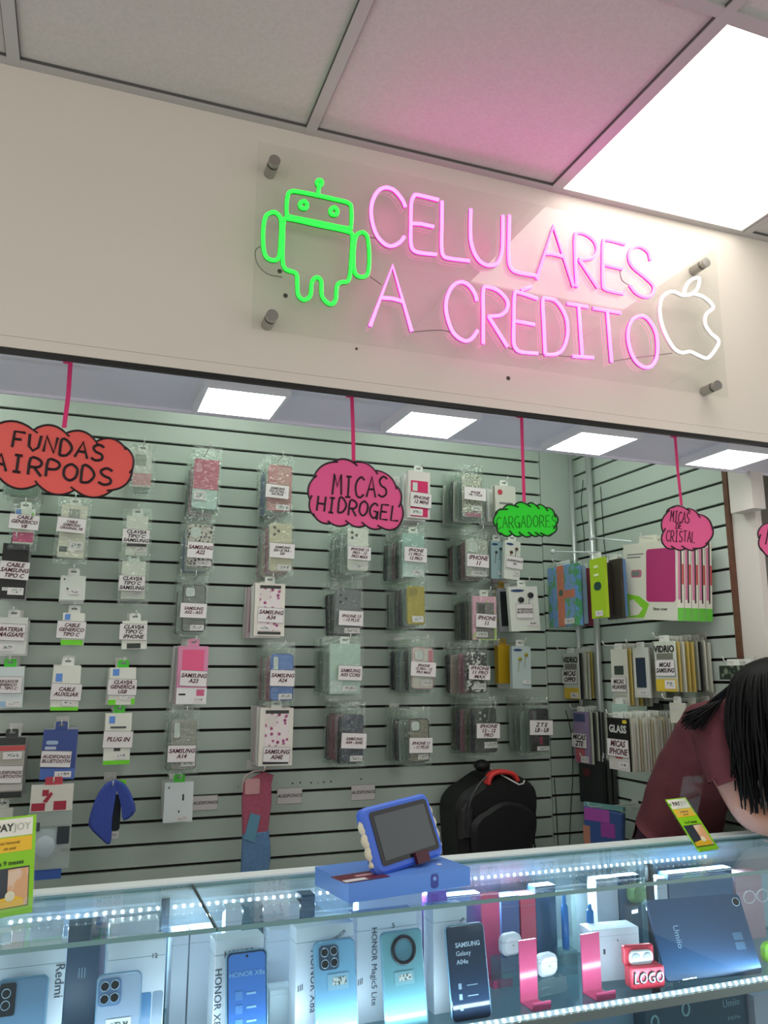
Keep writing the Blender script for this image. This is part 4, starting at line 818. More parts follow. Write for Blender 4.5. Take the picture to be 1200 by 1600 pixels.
# screen protector packs
GP = dict(cat='screen protector', grp='screen protectors on the side wall', what='screen protector pack')
YLW = C((216, 186, 60), .45); PKW = C((200, 204, 186), .4); PKG = C((150, 156, 140), .4); PKD = C((58, 60, 58), .4); PKY = C((196, 176, 96), .45)
VID = [('printed_panel', .1, .24, .9, .36, C((120, 120, 110), .4)), ('printed_band', 0, .76, 1, 1, YLW)]
side((882, 1020, 905, 1092), 1.90, 5, 'yellow footed protector pack hanging by the corner tube', 'yellow footed pack by the corner', 'screen_protector', m=C((200, 208, 198), .4), lines=['MICAS', 'OPPO'], card=(881, 1047, 904, 1068), word=('VIDRIO', M_INK, .16), decals=VID, cols=[PKD, PKW, PKW, PKY, PKG], **GP)
side((957, 1014, 981, 1102), 1.83, 5, 'tall white protector pack with a small grey phone picture', 'tall white protector pack', 'screen_protector', m=C((214, 216, 202), .4), lines=['MICAS', 'HUAWEI'], card=(958, 1058, 981, 1081), decals=[('phone_picture', .2, .3, .8, .46, C((60, 70, 66), .4)), ('printed_panel', .05, .80, .95, .96, C((180, 184, 172), .5))], cols=[PKY, PKW, PKY, PKG, PKW], Xb=1.93, **GP)
side((991, 1012, 1016, 1090), 1.86, 2, 'white protector pack with a dark phone-shaped window', 'phone window pack', 'screen_protector', m=C((210, 214, 206), .4), decals=[('phone_window', .18, .2, .78, .8, C((44, 58, 76), .25))], bar=(.3, .86, .85, .95), cols=[PKW, PKG], **GP)
side((1025, 1002, 1057, 1080), 1.84, 8, 'yellow footed protector pack hanging under the tablet cover boxes', 'yellow footed pack under the tablet covers', 'screen_protector', m=C((206, 214, 200), .4), lines=['MICAS', 'SAMSUNG'], card=(1027, 1031, 1057, 1056), word=('VIDRIO', M_INK, .16), decals=VID, bar=(.45, .78, .95, .95), cols=[PKY, PKW, PKY, PKY, PKG, PKD, PKW, PKW], **GP)
side((898, 1112, 921, 1192), 1.90, 6, 'lilac protector pack below the pack by the corner tube', 'lilac pack', 'screen_protector', m=C((150, 130, 164), .4), lines=['MICAS', 'ZTE'], card=(896, 1146, 919, 1168), decals=[('printed_panel', .05, .04, .8, .2, C((70, 80, 120), .4)), ('printed_panel', .1, .72, .7, .98, C((180, 90, 100), .4))], cols=[PKW, PKD, PKW, PKD, PKD, PKW], **GP)
side((952, 1122, 984, 1203), 1.74, 20, 'black and white protector pack before a long row of white packs', 'black and white pack', 'screen_protector', m=C((24, 24, 24), .35), lines=['MICAS', 'IPHONE'], card=(952, 1155, 985, 1182), ink=WINEINK, word=('GLASS', C((206, 208, 204), .4), .22), decals=[('printed_dot', .74, .03, .95, .1, C((206, 190, 50), .5)), ('printed_panel', 0, .66, 1, 1, C((206, 202, 198), .5)), ('printed_emblem', .3, .68, .7, .78, C((180, 70, 70), .5))], bar=(.5, .84, .9, .94), cols=[PKW, C((216, 212, 200), .4), PKW, C((190, 180, 150), .4)], **GP)
side((957, 1100, 980, 1124), 1.80, 1, 'pale mint pack showing above the black and white pack', 'pale mint pack', 'screen_protector', m=C((170, 200, 188), .4), bar=None, cols=[PKD], hk=False, **GP)
side((1048, 1098, 1072, 1130), 1.86, 2, 'white pack showing above the shoulder of the person', 'white pack above the shoulder', 'screen_protector', m=C((214, 214, 200), .4), bar=(.2, .2, .6, .3), cols=[PKW, PKG], hk=True, **GP)
side((908, 1188, 944, 1256), 1.93, 2, 'hanging black pack with a small red square in the corner', 'black pack with red square', 'cable_pack', cat='cable pack', grp='packs in the wall corner', m=C((30, 34, 34), .35), depth=.015, decals=[('printed_mark', .2, .2, .5, .38, C((96, 40, 44), .5))], bar=None, cols=[PKD], what='black pack')
# leafy plant-like spare packs behind the person
side((1128, 1040, 1166, 1062), 1.93, 1, 'dark green packs showing just above the long black hair', 'dark green pack', 'cable_pack', cat='cable pack', grp='packs in the wall corner', m=mat_spots('dark_green_print', (36, 50, 40), (120, 130, 110), 60, .4, .4, tex='NOISE'), depth=.02, bar=None, cols=[PKD], what='dark pack')
pz = atX(944, 1262, 1.86)
t = thing('printed_pouch', 'purple and blue printed pouch hanging low in the wall corner', 'pouch', pz, -math.pi / 2.6, 'packs in the wall corner')
mb = MB(); mb.prism([(-.09, -.18), (.07, -.175), (.085, -.01), (-.085, .0)], -.012, .012, bev=.005); mb.build('pouch_body', C((64, 92, 150), .4), t)
decal(t, 'printed_panel', -.08, -.05, .03, -.005, C((172, 84, 172), .4), -.0125); decal(t, 'printed_panel', -.01, -.10, .05, -.051, C((160, 74, 160), .4), -.0125); decal(t, 'printed_panel', -.088, -.17, -.058, -.07, C((190, 130, 110), .5), -.0125)
mb = MB(); mb.box(-.085, -.008, -.004, .085, .008, .012); mb.build('teal_rim', C((110, 160, 160), .4), t)
hook(pz.y, pz.z + .006, 1.80, XS, 'wire hook holding the printed pouch', axis='x')
# upright tubes and loose cable in the corner
def post(label, u0, v0, X, Y, zlow, r=.010):
    p = Vector((X, Y, 0)); t = thing('display_post', label, 'display post', (X, Y, zlow), 0, 'upright tubes in the wall corner')
    MB().cyl((0, 0, 0), (0, 0, 2.62 - zlow), r, 16).build('tube', M_ALU, t, smooth=True)
    MB().box(-.016, -.016, .78, .016, .016, .80).build('collar', M_WHITEALU, t)
pA, pB_ = atY(893, 760, 2.94), atX(922, 780, 1.972)
post('slim upright metal tube on the back wall beside the corner', 0, 0, pA.x, 2.94, .35)
post('upright metal tube on the side wall beside the corner', 0, 0, 1.972, pB_.y, .35, .013)
def rod(label, a, b, grp='white rods across the wall corner'):
    a, b = Vector(a), Vector(b); t = thing('display_rod', label, 'display rod', a, 0, grp)
    MB().cyl((0, 0, 0), b - a, .0032, 10).build('rod', M_WHITEALU, t, smooth=True)
    MB().ell((0, 0, 0), .011, .011, .011, 14, 8).build('end_cap', M_WHITEALU, t, smooth=True)
rod('white rod running out from the corner toward the tablet pouches', atY(864, 862, 2.88), atY(938, 863, 2.72))
rod('white rod over the lime sleeved pouch', atX(926, 840, 1.93), atX(986, 846, 1.76))
for pts, lab in (([(911, 750), (908, 790), (912, 830), (913, 862)], 'thin dark cable hanging beside the wall tube'), ([(938, 760), (941, 800), (944, 850), (947, 870)], 'thin dark cable hanging farther along the side wall')):
    P = [atX(u, v, 1.994) for u, v in pts]; mb = MB(); mb.tube(smooth_path([p - P[0] for p in P], n=5), .0016, 6)
    o = mb.build('hanging_cable', mat('dark_cable', (40, 46, 42), .5), None, smooth=True); o.location = P[0]; tag(o, lab, 'cable', 'cables in the wall corner')
for pts, lab in (([(884, 1110), (893, 1150), (895, 1210), (892, 1260), (890, 1320)], 'thin black cable on the slats below the black red-marked case'), ([(866, 1215), (869, 1260), (872, 1320)], 'short black cable beside the backpack')):
    P = [atY(u, v, 2.995) for u, v in pts]; mb = MB(); mb.tube(smooth_path([p - P[0] for p in P], n=5), .0016, 6)
    o = mb.build('hanging_cable', M_BLACK, None, smooth=True); o.location = P[0]; tag(o, lab, 'cable', 'cables in the wall corner')
# ------------------------------------------------------------------ glass display counter
ZK, ZS = 1.007, 0.766          # counter top, glass shelf
CX0, CX1 = -1.0, 2.9
ct = thing('display_counter', 'glass display counter with a lit edge running across the shop front', 'display counter', (0.9, 1.75, 0))
def cpart(mb, name, m, par=None):
    o = mb.build(name, m, ct)
    o.location = -Vector(ct.location)
    return o
xj = atZ(322, 1418, ZK).x
for xa, xb in ((CX0, xj - .001), (xj + .001, CX1)):
    mb = MB(); mb.box(xa, YF, ZK - .008, xb, 1.915, ZK)
    o = cpart(mb, 'top_glass', [M_GLASS, M_GLASSEDGE])
    for p in o.data.polygons:
        if abs(p.normal.y) > .9 or abs(p.normal.x) > .9: p.material_index = 1
    mb = MB(); mb.box(xa, YF + .002, .32, xb, YF + .007, ZK - .009); cpart(mb, 'front_glass', [M_GLASS])
cpart(MB().box(xj - .001, YF + .0005, ZK - .0075, xj + .001, 1.914, ZK - .0005), 'glass_joint', C((50, 70, 74), .3))
mb = MB(); mb.box(CX0, 1.916, .945, CX1, 1.962, ZK + .004); mb.box(CX0, 1.9, ZK - .028, CX1, 1.916, ZK - .0085); cpart(mb, 'rear_profile', M_WHITEALU)
zl = atY(0, 1443, 1.902).z
cpart(MB().box(CX0, 1.905, zl - .006, CX1, 1.916, ZK - .028), 'strip_carrier', C((226, 236, 242), .3))
cpart(MB().box(CX0, 1.919, .32, CX1, 1.927, .945), 'rear_panel', mat('rear_panel', (186, 204, 212), .35))
sh = MB(); sh.box(CX0, 1.60, ZS - .008, CX1, 1.915, ZS); o = cpart(sh, 'shelf', [M_GLASS, M_GLASSEDGE])
for p in o.data.polygons:
    if abs(p.normal.y) > .9: p.material_index = 1
sh = MB(); sh.box(CX0, 1.60, .49, CX1, 1.915, .498); cpart(sh, 'shelf', M_GLASS)
cpart(MB().box(CX0, 1.587, ZS - .014, CX1, 1.599, ZS + .004), 'shelf_profile', M_STEEL)
cpart(MB().box(CX0, 1.585, 0, CX1, 1.93, .318), 'cabinet_base', mat('cabinet_base', (150, 156, 160), .5))
for u, v in ((1020, 1420), (256, 1480)):
    yy = 1.80 if u > 600 else 1.893; x = atY(u, v, yy).x; cpart(MB().box(x - .008, yy, .32, x + .008, yy + .012, .985), 'upright', mat('dark_upright', (40, 62, 78), .4))
M_DIODE = mat('diode_white', (255, 255, 255), .4, emit=DIODE, emit_rgb=(235, 245, 255))
def led_strip(y, z, xa, n, step, fy, fz):
    base = MB(); base.box(xa - .01, -.0008, -.005, xa + n * step, .0008, .005)
    s = base.build('led_strip', C((226, 232, 236), .4), ct); s.location = (-ct.location.x, y - ct.location.y, z); s.rotation_euler = (fz, 0, 0)
    d = MB(); d.box(-.0017, -.0022, -.0022, .0017, -.0009, .0022); first = d.build('diode', M_DIODE, s); first.location = (xa, 0, 0)
    for i in range(1, n):
        c = first.copy(); COL.objects.link(c); c.location = (xa + i * step, 0, 0)
led_strip(1.9035, zl, -.09, 98, .0178, 0, R(-12))
led_strip(1.5935, ZS + .0085, .02, 96, .0172, 0, R(-35))

# ------------------------------------------------------------------ things in the case
def frame_from(u0, u1, v, Y): return atY(u0, v, Y).x, atY(u1, v, Y).x
WB = C((222, 226, 234), .35); WB2 = C((206, 212, 222), .35)
def carton(label, u0, u1, vtop, Y, depth=.045, m=WB, rz=0, zb=ZS, vm=1540, name='phone_box', cat='phone box', grp='boxes in the glass case', ref=None):
    x0, x1 = frame_from(u0, u1, vm, Y); z1 = atY((u0 + u1) / 2, vtop, Y).z; w, h = x1 - x0, max(.02, z1 - zb)
    t = thing(name, label, cat, ((x0 + x1) / 2, Y + depth / 2, zb), rz, grp)
    mb = MB(); mb.box(-w / 2, -depth / 2, 0, w / 2, depth / 2, h); bo = mb.build('box', m, t)
    bev = bo.modifiers.new('bevel', 'BEVEL'); bev.width = .0012; bev.segments = 2
    s = MB(); s.box(-w / 2 - .0003, -depth / 2 - .0003, h * .86, w / 2 + .0003, depth / 2 + .0003, h * .864); s.build('lid_seam', C((150, 156, 164), .5), t)
    return t, w, h, depth
def vtext(t, s, size, m, x, z, y): return text(s, size, m, t, (x, y, z), rot=(math.pi / 2, math.pi / 2, 0))
INKG = C((70, 76, 90), .5)
t, w, h, d = carton('white phone box with a big orange numeral at the near end of the case', -40, 100, 1484, 1.69, .05)
text('7', .075, C((206, 130, 112), .5), t, (w * .02, -d / 2 - .0006, h * .62), sx=1.3); vtext(t, 'Redmi', .022, INKG, w * .44, h * .72, -d / 2 - .0006)
t, w, h, d = carton('dark slate blue box between the first two white boxes', 101, 152, 1446, 1.80, .05, C((58, 82, 104), .35)); text('|||', .02, C((150, 176, 196), .5), t, (0, -d / 2 - .0006, h * .6))
t, w, h, d = carton('white phone box printed with two blue phones behind the silver phone', 166, 257, 1472, 1.70, .05)
for k, (xa, xb, mm) in enumerate(((.58, .78, C((84, 134, 178), .3)), (.80, .98, C((140, 156, 176), .3)))):
    p = MB(); p.prism(rrect(w * (xb - xa), h * .5, .004, -w / 2 + w * (xa + xb) / 2, h * .30), -d / 2 - .0008, -d / 2); p.build('phone_picture', mm, t)
text('12', .012, INKG, t, (w * .30, -d / 2 - .0006, h * .86))
carton('pale grey box behind the near upright', 266, 292, 1456, 1.80, .04, WB2); carton('pale grey box beside the first tall lettered box', 294, 330, 1452, 1.80, .04, WB2)
def logo_bars(t, x, z, y, m=INKG):
    for k in range(3): decal(t, 'printed_stripe', x + k * .004, z + k * .001, x + k * .004 + .0018, z + .011 + k * .001, m, y)
t, w, h, d = carton('tall white box with sideways lettering behind the blue screen phone', 332, 410, 1466, 1.68, .045, rz=R(4))
text('HONOR', .016, INKG, t, (0, -d / 2 - .0006, h * .86)); vtext(t, 'HONOR X8a', .019, INKG, -w * .42, h * .46, -d / 2 - .0006)
p = MB(); p.prism(rrect(w * .44, h * .22, .004, w * .16, h * .62), -d / 2 - .0008, -d / 2); p.build('phone_picture', C((120, 178, 206), .3), t)
carton('pale box set back between the two lettered boxes', 418, 458, 1452, 1.79, .04, WB2); carton('small grey box on the shelf between the lettered boxes', 422, 456, 1545, 1.72, .04, C((176, 188, 194), .4))
t, w, h, d = carton('white box with sideways lettering behind the pale blue four lens phone', 460, 552, 1446, 1.68, .045, rz=R(3))
vtext(t, 'HONOR X8a', .020, INKG, -w * .20, h * .50, -d / 2 - .0006); logo_bars(t, -w * .46, h * .42, -d / 2); text('HONOR', .010, INKG, t, (w * .22, -d / 2 - .0006, h * .88), rot=(math.pi / 2, R(-30), 0))
p = MB(); p.prism(rrect(w * .3, h * .2, .004, w * .2, h * .72), -d / 2 - .0008, -d / 2); p.build('phone_picture', C((96, 150, 180), .3), t)
t, w, h, d = carton('widest white box, with small sideways lettering, behind the ring camera phone', 556, 652, 1428, 1.70, .05, rz=R(2))
vtext(t, 'HONOR Magic5 Lite', .017, INKG, -w * .22, h * .52, -d / 2 - .0006); text('5', .014, INKG, t, (w * .1, -d / 2 - .0006, h * .88))
logo_bars(t, -w * .48, h * .36, -d / 2)
t, w, h, d = carton('narrow white box with sideways lettering behind the dark navy phone', 677, 731, 1417, 1.69, .05, rz=R(2))
vtext(t, 'Galaxy A04e', .019, INKG, w * .06, h * .50, -d / 2 - .0006); text('A04', .007, INKG, t, (w * .36, -d / 2 - .0006, h * .86), rot=(math.pi / 2, R(-40), 0))
def phone(label, u0, u1, vm, vtop, Y, m, lean=10, rz=0, hgt=.160, grp='phones on the glass shelf', front=None):
    x0, x1 = frame_from(u0, u1, vm, Y); w = x1 - x0
    z1 = atY((u0 + u1) / 2, vtop, Y + .02).z; h = (z1 - ZS) / math.cos(R(lean))
    t = thing('phone', label, 'phone', ((x0 + x1) / 2, Y, ZS + .001), R(rz), grp, R(-lean))
    mb = MB(); mb.prism(rrect(w, h, .009, 0, h / 2), -.004, .004, bev=.0015); mb.build('phone_body', m, t)
    r = MB(); r.tube([(x, 0, z) for x, z in rrect(w, h, .009, 0, h / 2)], .0024, 6, closed=True); r.build('phone_rim', C((120, 160, 186), .2), t)
    return t, w, h
BLK = C((16, 22, 34), .15); LENS = C((8, 12, 20), .08)
def lenses(t, w, h, pts, r, plate=None, m=BLK, pr=.004):
    if plate:
        p = MB(); p.prism(rrect(plate[2], plate[3], pr, plate[0], plate[1]), -.0062, -.004); p.build('camera_plate', m, t)
    for x, z in pts:
        c = MB(); c.cyl((x, -.006, z), (x, -.0082, z), r, 18); l = c.build('camera_lens', LENS, t)
        c = MB(); c.tube([(x + r * math.cos(a * math.pi / 9), -.0083, z + r * math.sin(a * math.pi / 9)) for a in range(18)], .0006, 5, closed=True); c.build('lens_ring', C((150, 176, 196), .2), l)
def sticker(t, x0, z0, x1, z1, m=M_PAPER): decal(t, 'spec_sticker', x0, z0, x1, z1, m, -.0043, bars=True)
t, w, h = phone('grey blue phone with a tall camera block at the near end of the case', -6, 72, 1570, 1532, 1.645, C((104, 136, 164), .25))
lenses(t, w, h, [(-w * .33, h - .02), (-w * .33, h - .038)], .007, (-w * .30, h - .03, .026, .05)); 
t, w, h = phone('silver lilac phone with four lenses and a white barcode sticker', 152, 220, 1570, 1524, 1.645, mat('silver_lilac', (176, 190, 214), .2, metal=.3))
lenses(t, w, h, [(-w * .34, h - .017), (-w * .11, h - .016), (-w * .34, h - .037), (-w * .11, h - .036)], .0075, (-w * .22, h - .027, .040, .044), C((110, 140, 180), .2), .008); sticker(t, -w * .28, h - .095, w * .30, h - .07)
M_SCREEN = mat('blue_screen', (58, 104, 176), .12, emit=.25, emit_rgb=(70, 130, 210))
t, w, h = phone('phone showing a lit blue screen, standing before a tall white box', 357, 420, 1560, 1489, 1.635, C((30, 50, 80), .2), rz=2)
p = MB(); p.prism(rrect(w - .005, h - .006, .008, 0, h / 2), -.0046, -.004); sc_ = p.build('screen', M_SCREEN, t)
text('HONOR X8a', .012, C((150, 196, 230), .4), sc_, (0, -.0050, h * .78)); 
for k in range(3): decal(sc_, 'screen_icon', -w * .30, h * (.54 - k * .13), -w * .12, h * (.62 - k * .13), C((90, 140, 205), .4), -.0046); decal(sc_, 'screen_line', -w * .02, h * (.58 - k * .13), w * .22, h * (.60 - k * .13), C((150, 190, 226), .4), -.0046)
c = MB(); c.cyl((0, -.0046, h - .008), (0, -.0049, h - .008), .0025, 12); c.build('front_camera', BLK, t)
t, w, h = phone('pale blue phone back with four dark lenses beside the widest white box', 496, 560, 1560, 1472, 1.635, C((128, 180, 214), .15), rz=2)
lenses(t, w, h, [(-w * .27, h - .018), (-w * .04, h - .017), (-w * .27, h - .038), (-w * .04, h - .037)], .0075, (-w * .155, h - .028, .040, .043), C((60, 84, 110), .2), .008); sticker(t, -w * .2, h - .085, w * .32, h - .058, C((150, 190, 212), .4))
t, w, h = phone('sea green phone back with a large black camera ring', 603, 668, 1550, 1457, 1.635, C((118, 172, 184), .15), rz=3)
c = MB(); c.tube([(.002 + .0235 * math.cos(a * math.pi / 18), -.006, h - .034 + .0235 * math.sin(a * math.pi / 18)) for a in range(36)], .0042, 8, closed=True); c.build('camera_ring', BLK, t, smooth=True)
c = MB(); c.cyl((.002, -.004, h - .034), (.002, -.0058, h - .034), .020, 28); c.build('camera_disc', C((96, 150, 170), .15), t)
sticker(t, -w * .24, h - .095, w * .24, h - .072, C((140, 184, 196), .4))
t, w, h = phone('dark navy phone with white lettering before a narrow white box', 706, 766, 1530, 1447, 1.64, C((26, 44, 68), .15), rz=1)
p = MB(); p.prism(rrect(w - .004, h - .005, .008, 0, h / 2), -.0046, -.004); sc_ = p.build('screen', C((24, 42, 66), .12), t)
TW = C((196, 210, 226), .4)
text('SAMSUNG', .0125, TW, sc_, (-w * .30, -.0050, h * .79), align='LEFT', bold=.02); text('Galaxy', .0125, TW, sc_, (-w * .30, -.0050, h * .70), align='LEFT'); text('A04e', .0125, TW, sc_, (-w * .30, -.0050, h * .61), align='LEFT')
for k in range(3): decal(sc_, 'screen_icon', -w * .30, h * (.33 - k * .11), -w * .22, h * (.39 - k * .11), C((120, 140, 160), .4), -.0046); decal(sc_, 'screen_line', -w * .08, h * (.355 - k * .11), w * .2, h * (.365 - k * .11), C((120, 140, 160), .4), -.0046)
# clear and pink little stands, buds, bottles, boxes at the far end
def tinted(name, rgb, a=.75):
    m = mat(name, rgb, .15); m.node_tree.nodes['Principled BSDF'].inputs['Alpha'].default_value = a; return m
M_PACR = tinted('pink_acrylic', (224, 92, 134), .82)
def lstand(label, u0, u1, vtop, vbot, Y, zb=ZS):
    x0, x1 = frame_from(u0, u1, (vtop + vbot) / 2, Y); z1 = atY((u0 + u1) / 2, vtop, Y).z; w, h = x1 - x0, z1 - zb
    t = thing('phone_stand', label, 'phone stand', ((x0 + x1) / 2, Y, zb), R(3), 'pink acrylic stands in the glass case')
    mb = MB(); mb.box(-w / 2, 0, .003, w / 2, .003, h); mb.build('upright_plate', M_PACR, t)
    mb = MB(); mb.box(-w / 2, -.045, 0, w / 2, .003, .003); mb.build('base_plate', M_PACR, t)
    mb = MB(); mb.box(-w / 2, -.048, 0, w / 2, -.045, .016); mb.build('front_lip', M_PACR, t)
lstand('pink acrylic stand beside the dark navy phone, nearer of two tall ones', 812, 840, 1468, 1580, 1.68)
lstand('pink acrylic stand before the white earbud box', 909, 939, 1458, 1555, 1.68)
lstand('pink acrylic stand at the back behind the dark navy phone', 752, 781, 1394, 1450, 1.82)
def earbud(label, u, v, Y, s=.045, m=None, rise=True, zb=ZS):
    p = atY(u, v, Y); m = m or C((232, 234, 238), .2)
    t = thing('earbud_case', label, 'earbud case', (p.x, Y, p.z - s * .42), R(8), 'earbud cases in the glass case')
    mb = MB(); mb.prism(rrect(s * 1.1, s * .92, s * .34, 0, s * .46), -s * .24, s * .24, bev=s * .12); mb.build('case_body', m, t)
    mb = MB(); mb.tube([(x, y, s * .60) for x, y in rrect(s * 1.104, s * .484, s * .12)], s * .008, 5, closed=True); mb.build('lid_seam', C((150, 154, 160), .5), t)
    mb = MB(); mb.cyl((0, -s * .265, s * .45), (0, -s * .25, s * .45), .0016, 8); mb.build('status_light', C((90, 160, 90), .4), t)
    zt_ = p.z - s * .42
    if zt_ - zb > .012:
        st = thing('riser_block', 'clear riser under the ' + label.replace('standing on a riser ', '').replace('standing ', ''), 'riser', (p.x, Y, zb), R(8), 'clear risers in the glass case')
        hh = zt_ - zb - .001
        b = MB(); b.box(-s * .8, -s * .4, 0, s * .8, s * .4, hh); b.build('block', mat_clear('tint_riser', (196, 226, 232), .06, .03, haze=.10), st)
earbud('white earbud case standing on a riser behind the pink stand', 797, 1476, 1.78, .05)
earbud('white earbud case standing low beside the pink stand', 853, 1508, 1.72, .05)
earbud('pale green earbud case standing at the back near the dark upright', 995, 1396, 1.84, .05, C((150, 196, 130), .4))
earbud('bright green earbud case standing past the dark tablet', 1204, 1488, 1.70, .05, C((140, 200, 40), .4))
def bottle(label, u, vtop, vbot, Y):
    a, b = atY(u, vtop, Y), atY(u, vbot, Y); t = thing('spray_bottle', label, 'bottle', (a.x, Y, b.z), 0, 'blue spray bottles in the glass case')
    h_ = a.z - b.z; r = .0085; P = [(0, 0, 0), (0, 0, .002), (0, 0, h_ * .76), (0, 0, h_ * .84)]
    mb = MB(); mb.tube(P, [r * .9, r, r, r * .55], 18); mb.build('bottle_body', tinted('blue_bottle', (46, 120, 190), .9), t, smooth=True)
    mb = MB(); mb.tube([(0, 0, h_ * .84), (0, 0, h_ * .97), (0, 0, h_)], [r * .6, r * .5, r * .2], 14); mb.build('bottle_cap', C((60, 130, 196), .3), t, smooth=True)
    zb = b.z - .001
    st = thing('riser_block', 'clear riser under the ' + label, 'riser', (a.x, Y, ZS), 0, 'clear risers in the glass case')
    mb = MB(); mb.box(-.02, -.016, 0, .02, .016, max(.004, zb - ZS)); mb.build('block', mat_clear('tint_riser', (196, 226, 232), .06, .03, haze=.10), st)
bottle('slim blue spray bottle inside the clear display box', 881, 1396, 1482, 1.80)
bottle('shorter blue spray bottle just past the clear display box', 921, 1412, 1462, 1.78)
x0, x1 = frame_from(848, 902, 1440, 1.84); zt_, zb_ = atY(875, 1398, 1.84).z, atY(875, 1470, 1.84).z
t = thing('clear_box', 'clear display box with a pale card standing behind the spray bottles', 'display box', ((x0 + x1) / 2, 1.86, ZS)); w, h = x1 - x0, zt_ - ZS
MB().box(-w / 2, -.018, 0, w / 2, .018, h).build('box', M_STIFF, t); MB().box(-w * .42, -.008, zb_ - ZS, w * .42, -.004, h - .004).build('pale_card', C((206, 214, 222), .4), t)
t, w, h, d = carton('white earbud box with a printed earbud beside the red LOGO case', 931, 1002, 1450, 1.72, .055, rz=R(-6), name='earbud_box', cat='earbud box')
p = MB(); p.ell((-w * .02, -d / 2 - .0005, h * .70), .010, .001, .010, 16, 8); p.build('earbud_picture', C((232, 232, 240), .3), t, smooth=True)
decal(t, 'printed_mark', .004, h * .74, .007, h * .78, INKG, -d / 2); decal(t, 'printed_mark', -w * .26, h * .52, -w * .22, h * .62, INKG, -d / 2)
# red earbud cover with raised LOGO lettering
p = atY(1012, 1534, 1.645)
t = thing('earbud_cover', 'red earbud case cover lettered LOGO with its lid open', 'earbud case', (p.x, 1.655, ZS + .005), R(-8), None)
RED = C((222, 66, 84), .3)
mb = MB(); mb.prism(rrect(.082, .046, .006, 0, .023), -.016, .016, bev=.003); mb.build('cover_body', RED, t)
mb = MB(); mb.prism(rrect(.074, .040, .005, -.008, .064), .004, .018, bev=.003); mb.build('cover_lid', RED, t)
mb = MB(); mb.prism(rrect(.058, .030, .012, -.006, .060), -.003, .005, bev=.002); k = mb.build('white_inner_lid', C((236, 236, 238), .25), t)
for sx in (-.020, .008):
    e = MB(); e.ell((sx, -.0035, .062), .011, .002, .009, 14, 8); e.build('bud_hollow', C((186, 190, 200), .3), k, smooth=True)
for mm, bold, yy, nm in ((C((22, 20, 28), .6), .05, -.0175, 'letter_outline'), (C((196, 192, 204), .5), -.012, -.0200, 'lettering')):
    text('LOGO', .031, mm, t, (.0, yy, .023), bold=bold, ext=.0010, shear=.1, name=nm, sx=.80, space=1.06)
b = MB(); b.box(-.03, -.018, -.004, .03, .018, -.001); b.build('clear_foot', M_ACRYL, t)
# dark tablet leaning on its stand
BL, BR = atZ(1040, 1535, ZS + .005), atY(1192, 1521, 1.615)
ex = BR - BL; w = ex.length; rz = math.atan2(ex.y, ex.x); rl = math.asin(ex.z / w); TL = atY(1028, 1411, 1.70); h = (TL.z - BL.z) / math.cos(R(24))
t = thing('tablet', 'large dark blue tablet showing its back in the glass case', 'tablet', (BL + BR) / 2, 0, None)
t.rotation_euler = (Matrix.Rotation(rz, 3, 'Z') @ Matrix.Rotation(R(-24), 3, 'X') @ Matrix.Rotation(-rl, 3, 'Y')).to_euler()
mb = MB(); mb.prism(rrect(w, h, .010, 0, h / 2), -.004, .004, bev=.0015); mb.build('tablet_body', C((44, 76, 112), .42), t)
c = MB(); c.cyl((w * .46 - .006, -.004, h - .018), (w * .46 - .006, -.0065, h - .018), .0085, 20); k = c.build('camera_lens', LENS, t)
c = MB(); c.tube([(w * .46 - .006 + .0088 * math.cos(a * math.pi / 10), -.0062, h - .018 + .0088 * math.sin(a * math.pi / 10)) for a in range(20)], .0008, 6, closed=True); c.build('lens_ring', C((190, 210, 226), .2), k)
vtext(t, 'Umiio', .020, C((150, 180, 206), .4), -w * .27, h * .52, -.0044)
for dz in (-.02, 0): decal(t, 'printed_mark', w * .30, h * .42 + dz, w * .40, h * .42 + dz + .016, C((84, 118, 152), .4), -.004)
for sx in (-.09, .07):
    b = MB(); b.box(sx, -.022, -.003, sx + .035, .012, -.0002); b.box(sx, -.022, -.003, sx + .035, -.020, .010); b.build('clear_clip', M_ACRYL, t)
# row at the back of the shelf
for lab, u0, u1, vt, m_ in (('white box at the back behind the numeral box', 20, 100, 1448, WB), ('dark blue box at the back beside the lilac box', 470, 492, 1398, C((60, 90, 120), .35)),
                            ('small lilac box at the back before the second white box', 150, 168, 1440, C((150, 150, 176), .35)), ('white box at the back behind the printed phones box', 172, 248, 1440, WB),
                            ('white box at the back behind the first lettered box', 352, 378, 1418, WB), ('teal grey box at the back behind the first lettered box', 380, 410, 1416, C((84, 122, 140), .35)),
                            ('white box at the back beside the teal grey box', 412, 468, 1412, WB), ('white box at the back under the blue carton', 560, 660, 1398, WB2),
                            ('violet box at the back under the blue carton end', 668, 699, 1392, C((130, 60, 176), .35)), ('dusky blue box at the back behind the dark navy phone', 700, 752, 1398, C((76, 104, 150), .35)),
                            ('blue box at the back next to the rear pink stand', 784, 812, 1400, C((80, 110, 160), .35)), ('coral box at the back above the earbud riser', 814, 838, 1398, C((214, 86, 110), .35)),
                            ('deep blue box at the back behind the clear display box', 838, 870, 1384, C((52, 92, 128), .35)), ('grey white box at the back past the spray bottles', 934, 968, 1372, WB2),
                            ('steel blue box at the back beside the dark upright', 970, 1004, 1368, C((70, 110, 140), .35)), ('pale box at the back past the dark upright', 1030, 1046, 1372, WB2),
                            ('large slate blue box at the back behind the tablet', 1048, 1150, 1360, C((62, 100, 136), .35)), ('dusty pink box at the back past the tablet', 1154, 1196, 1362, C((196, 160, 170), .35))):
    carton(lab, u0, u1, vt, 1.845, .04, m_, vm=1440, name='storage_box', cat='box')
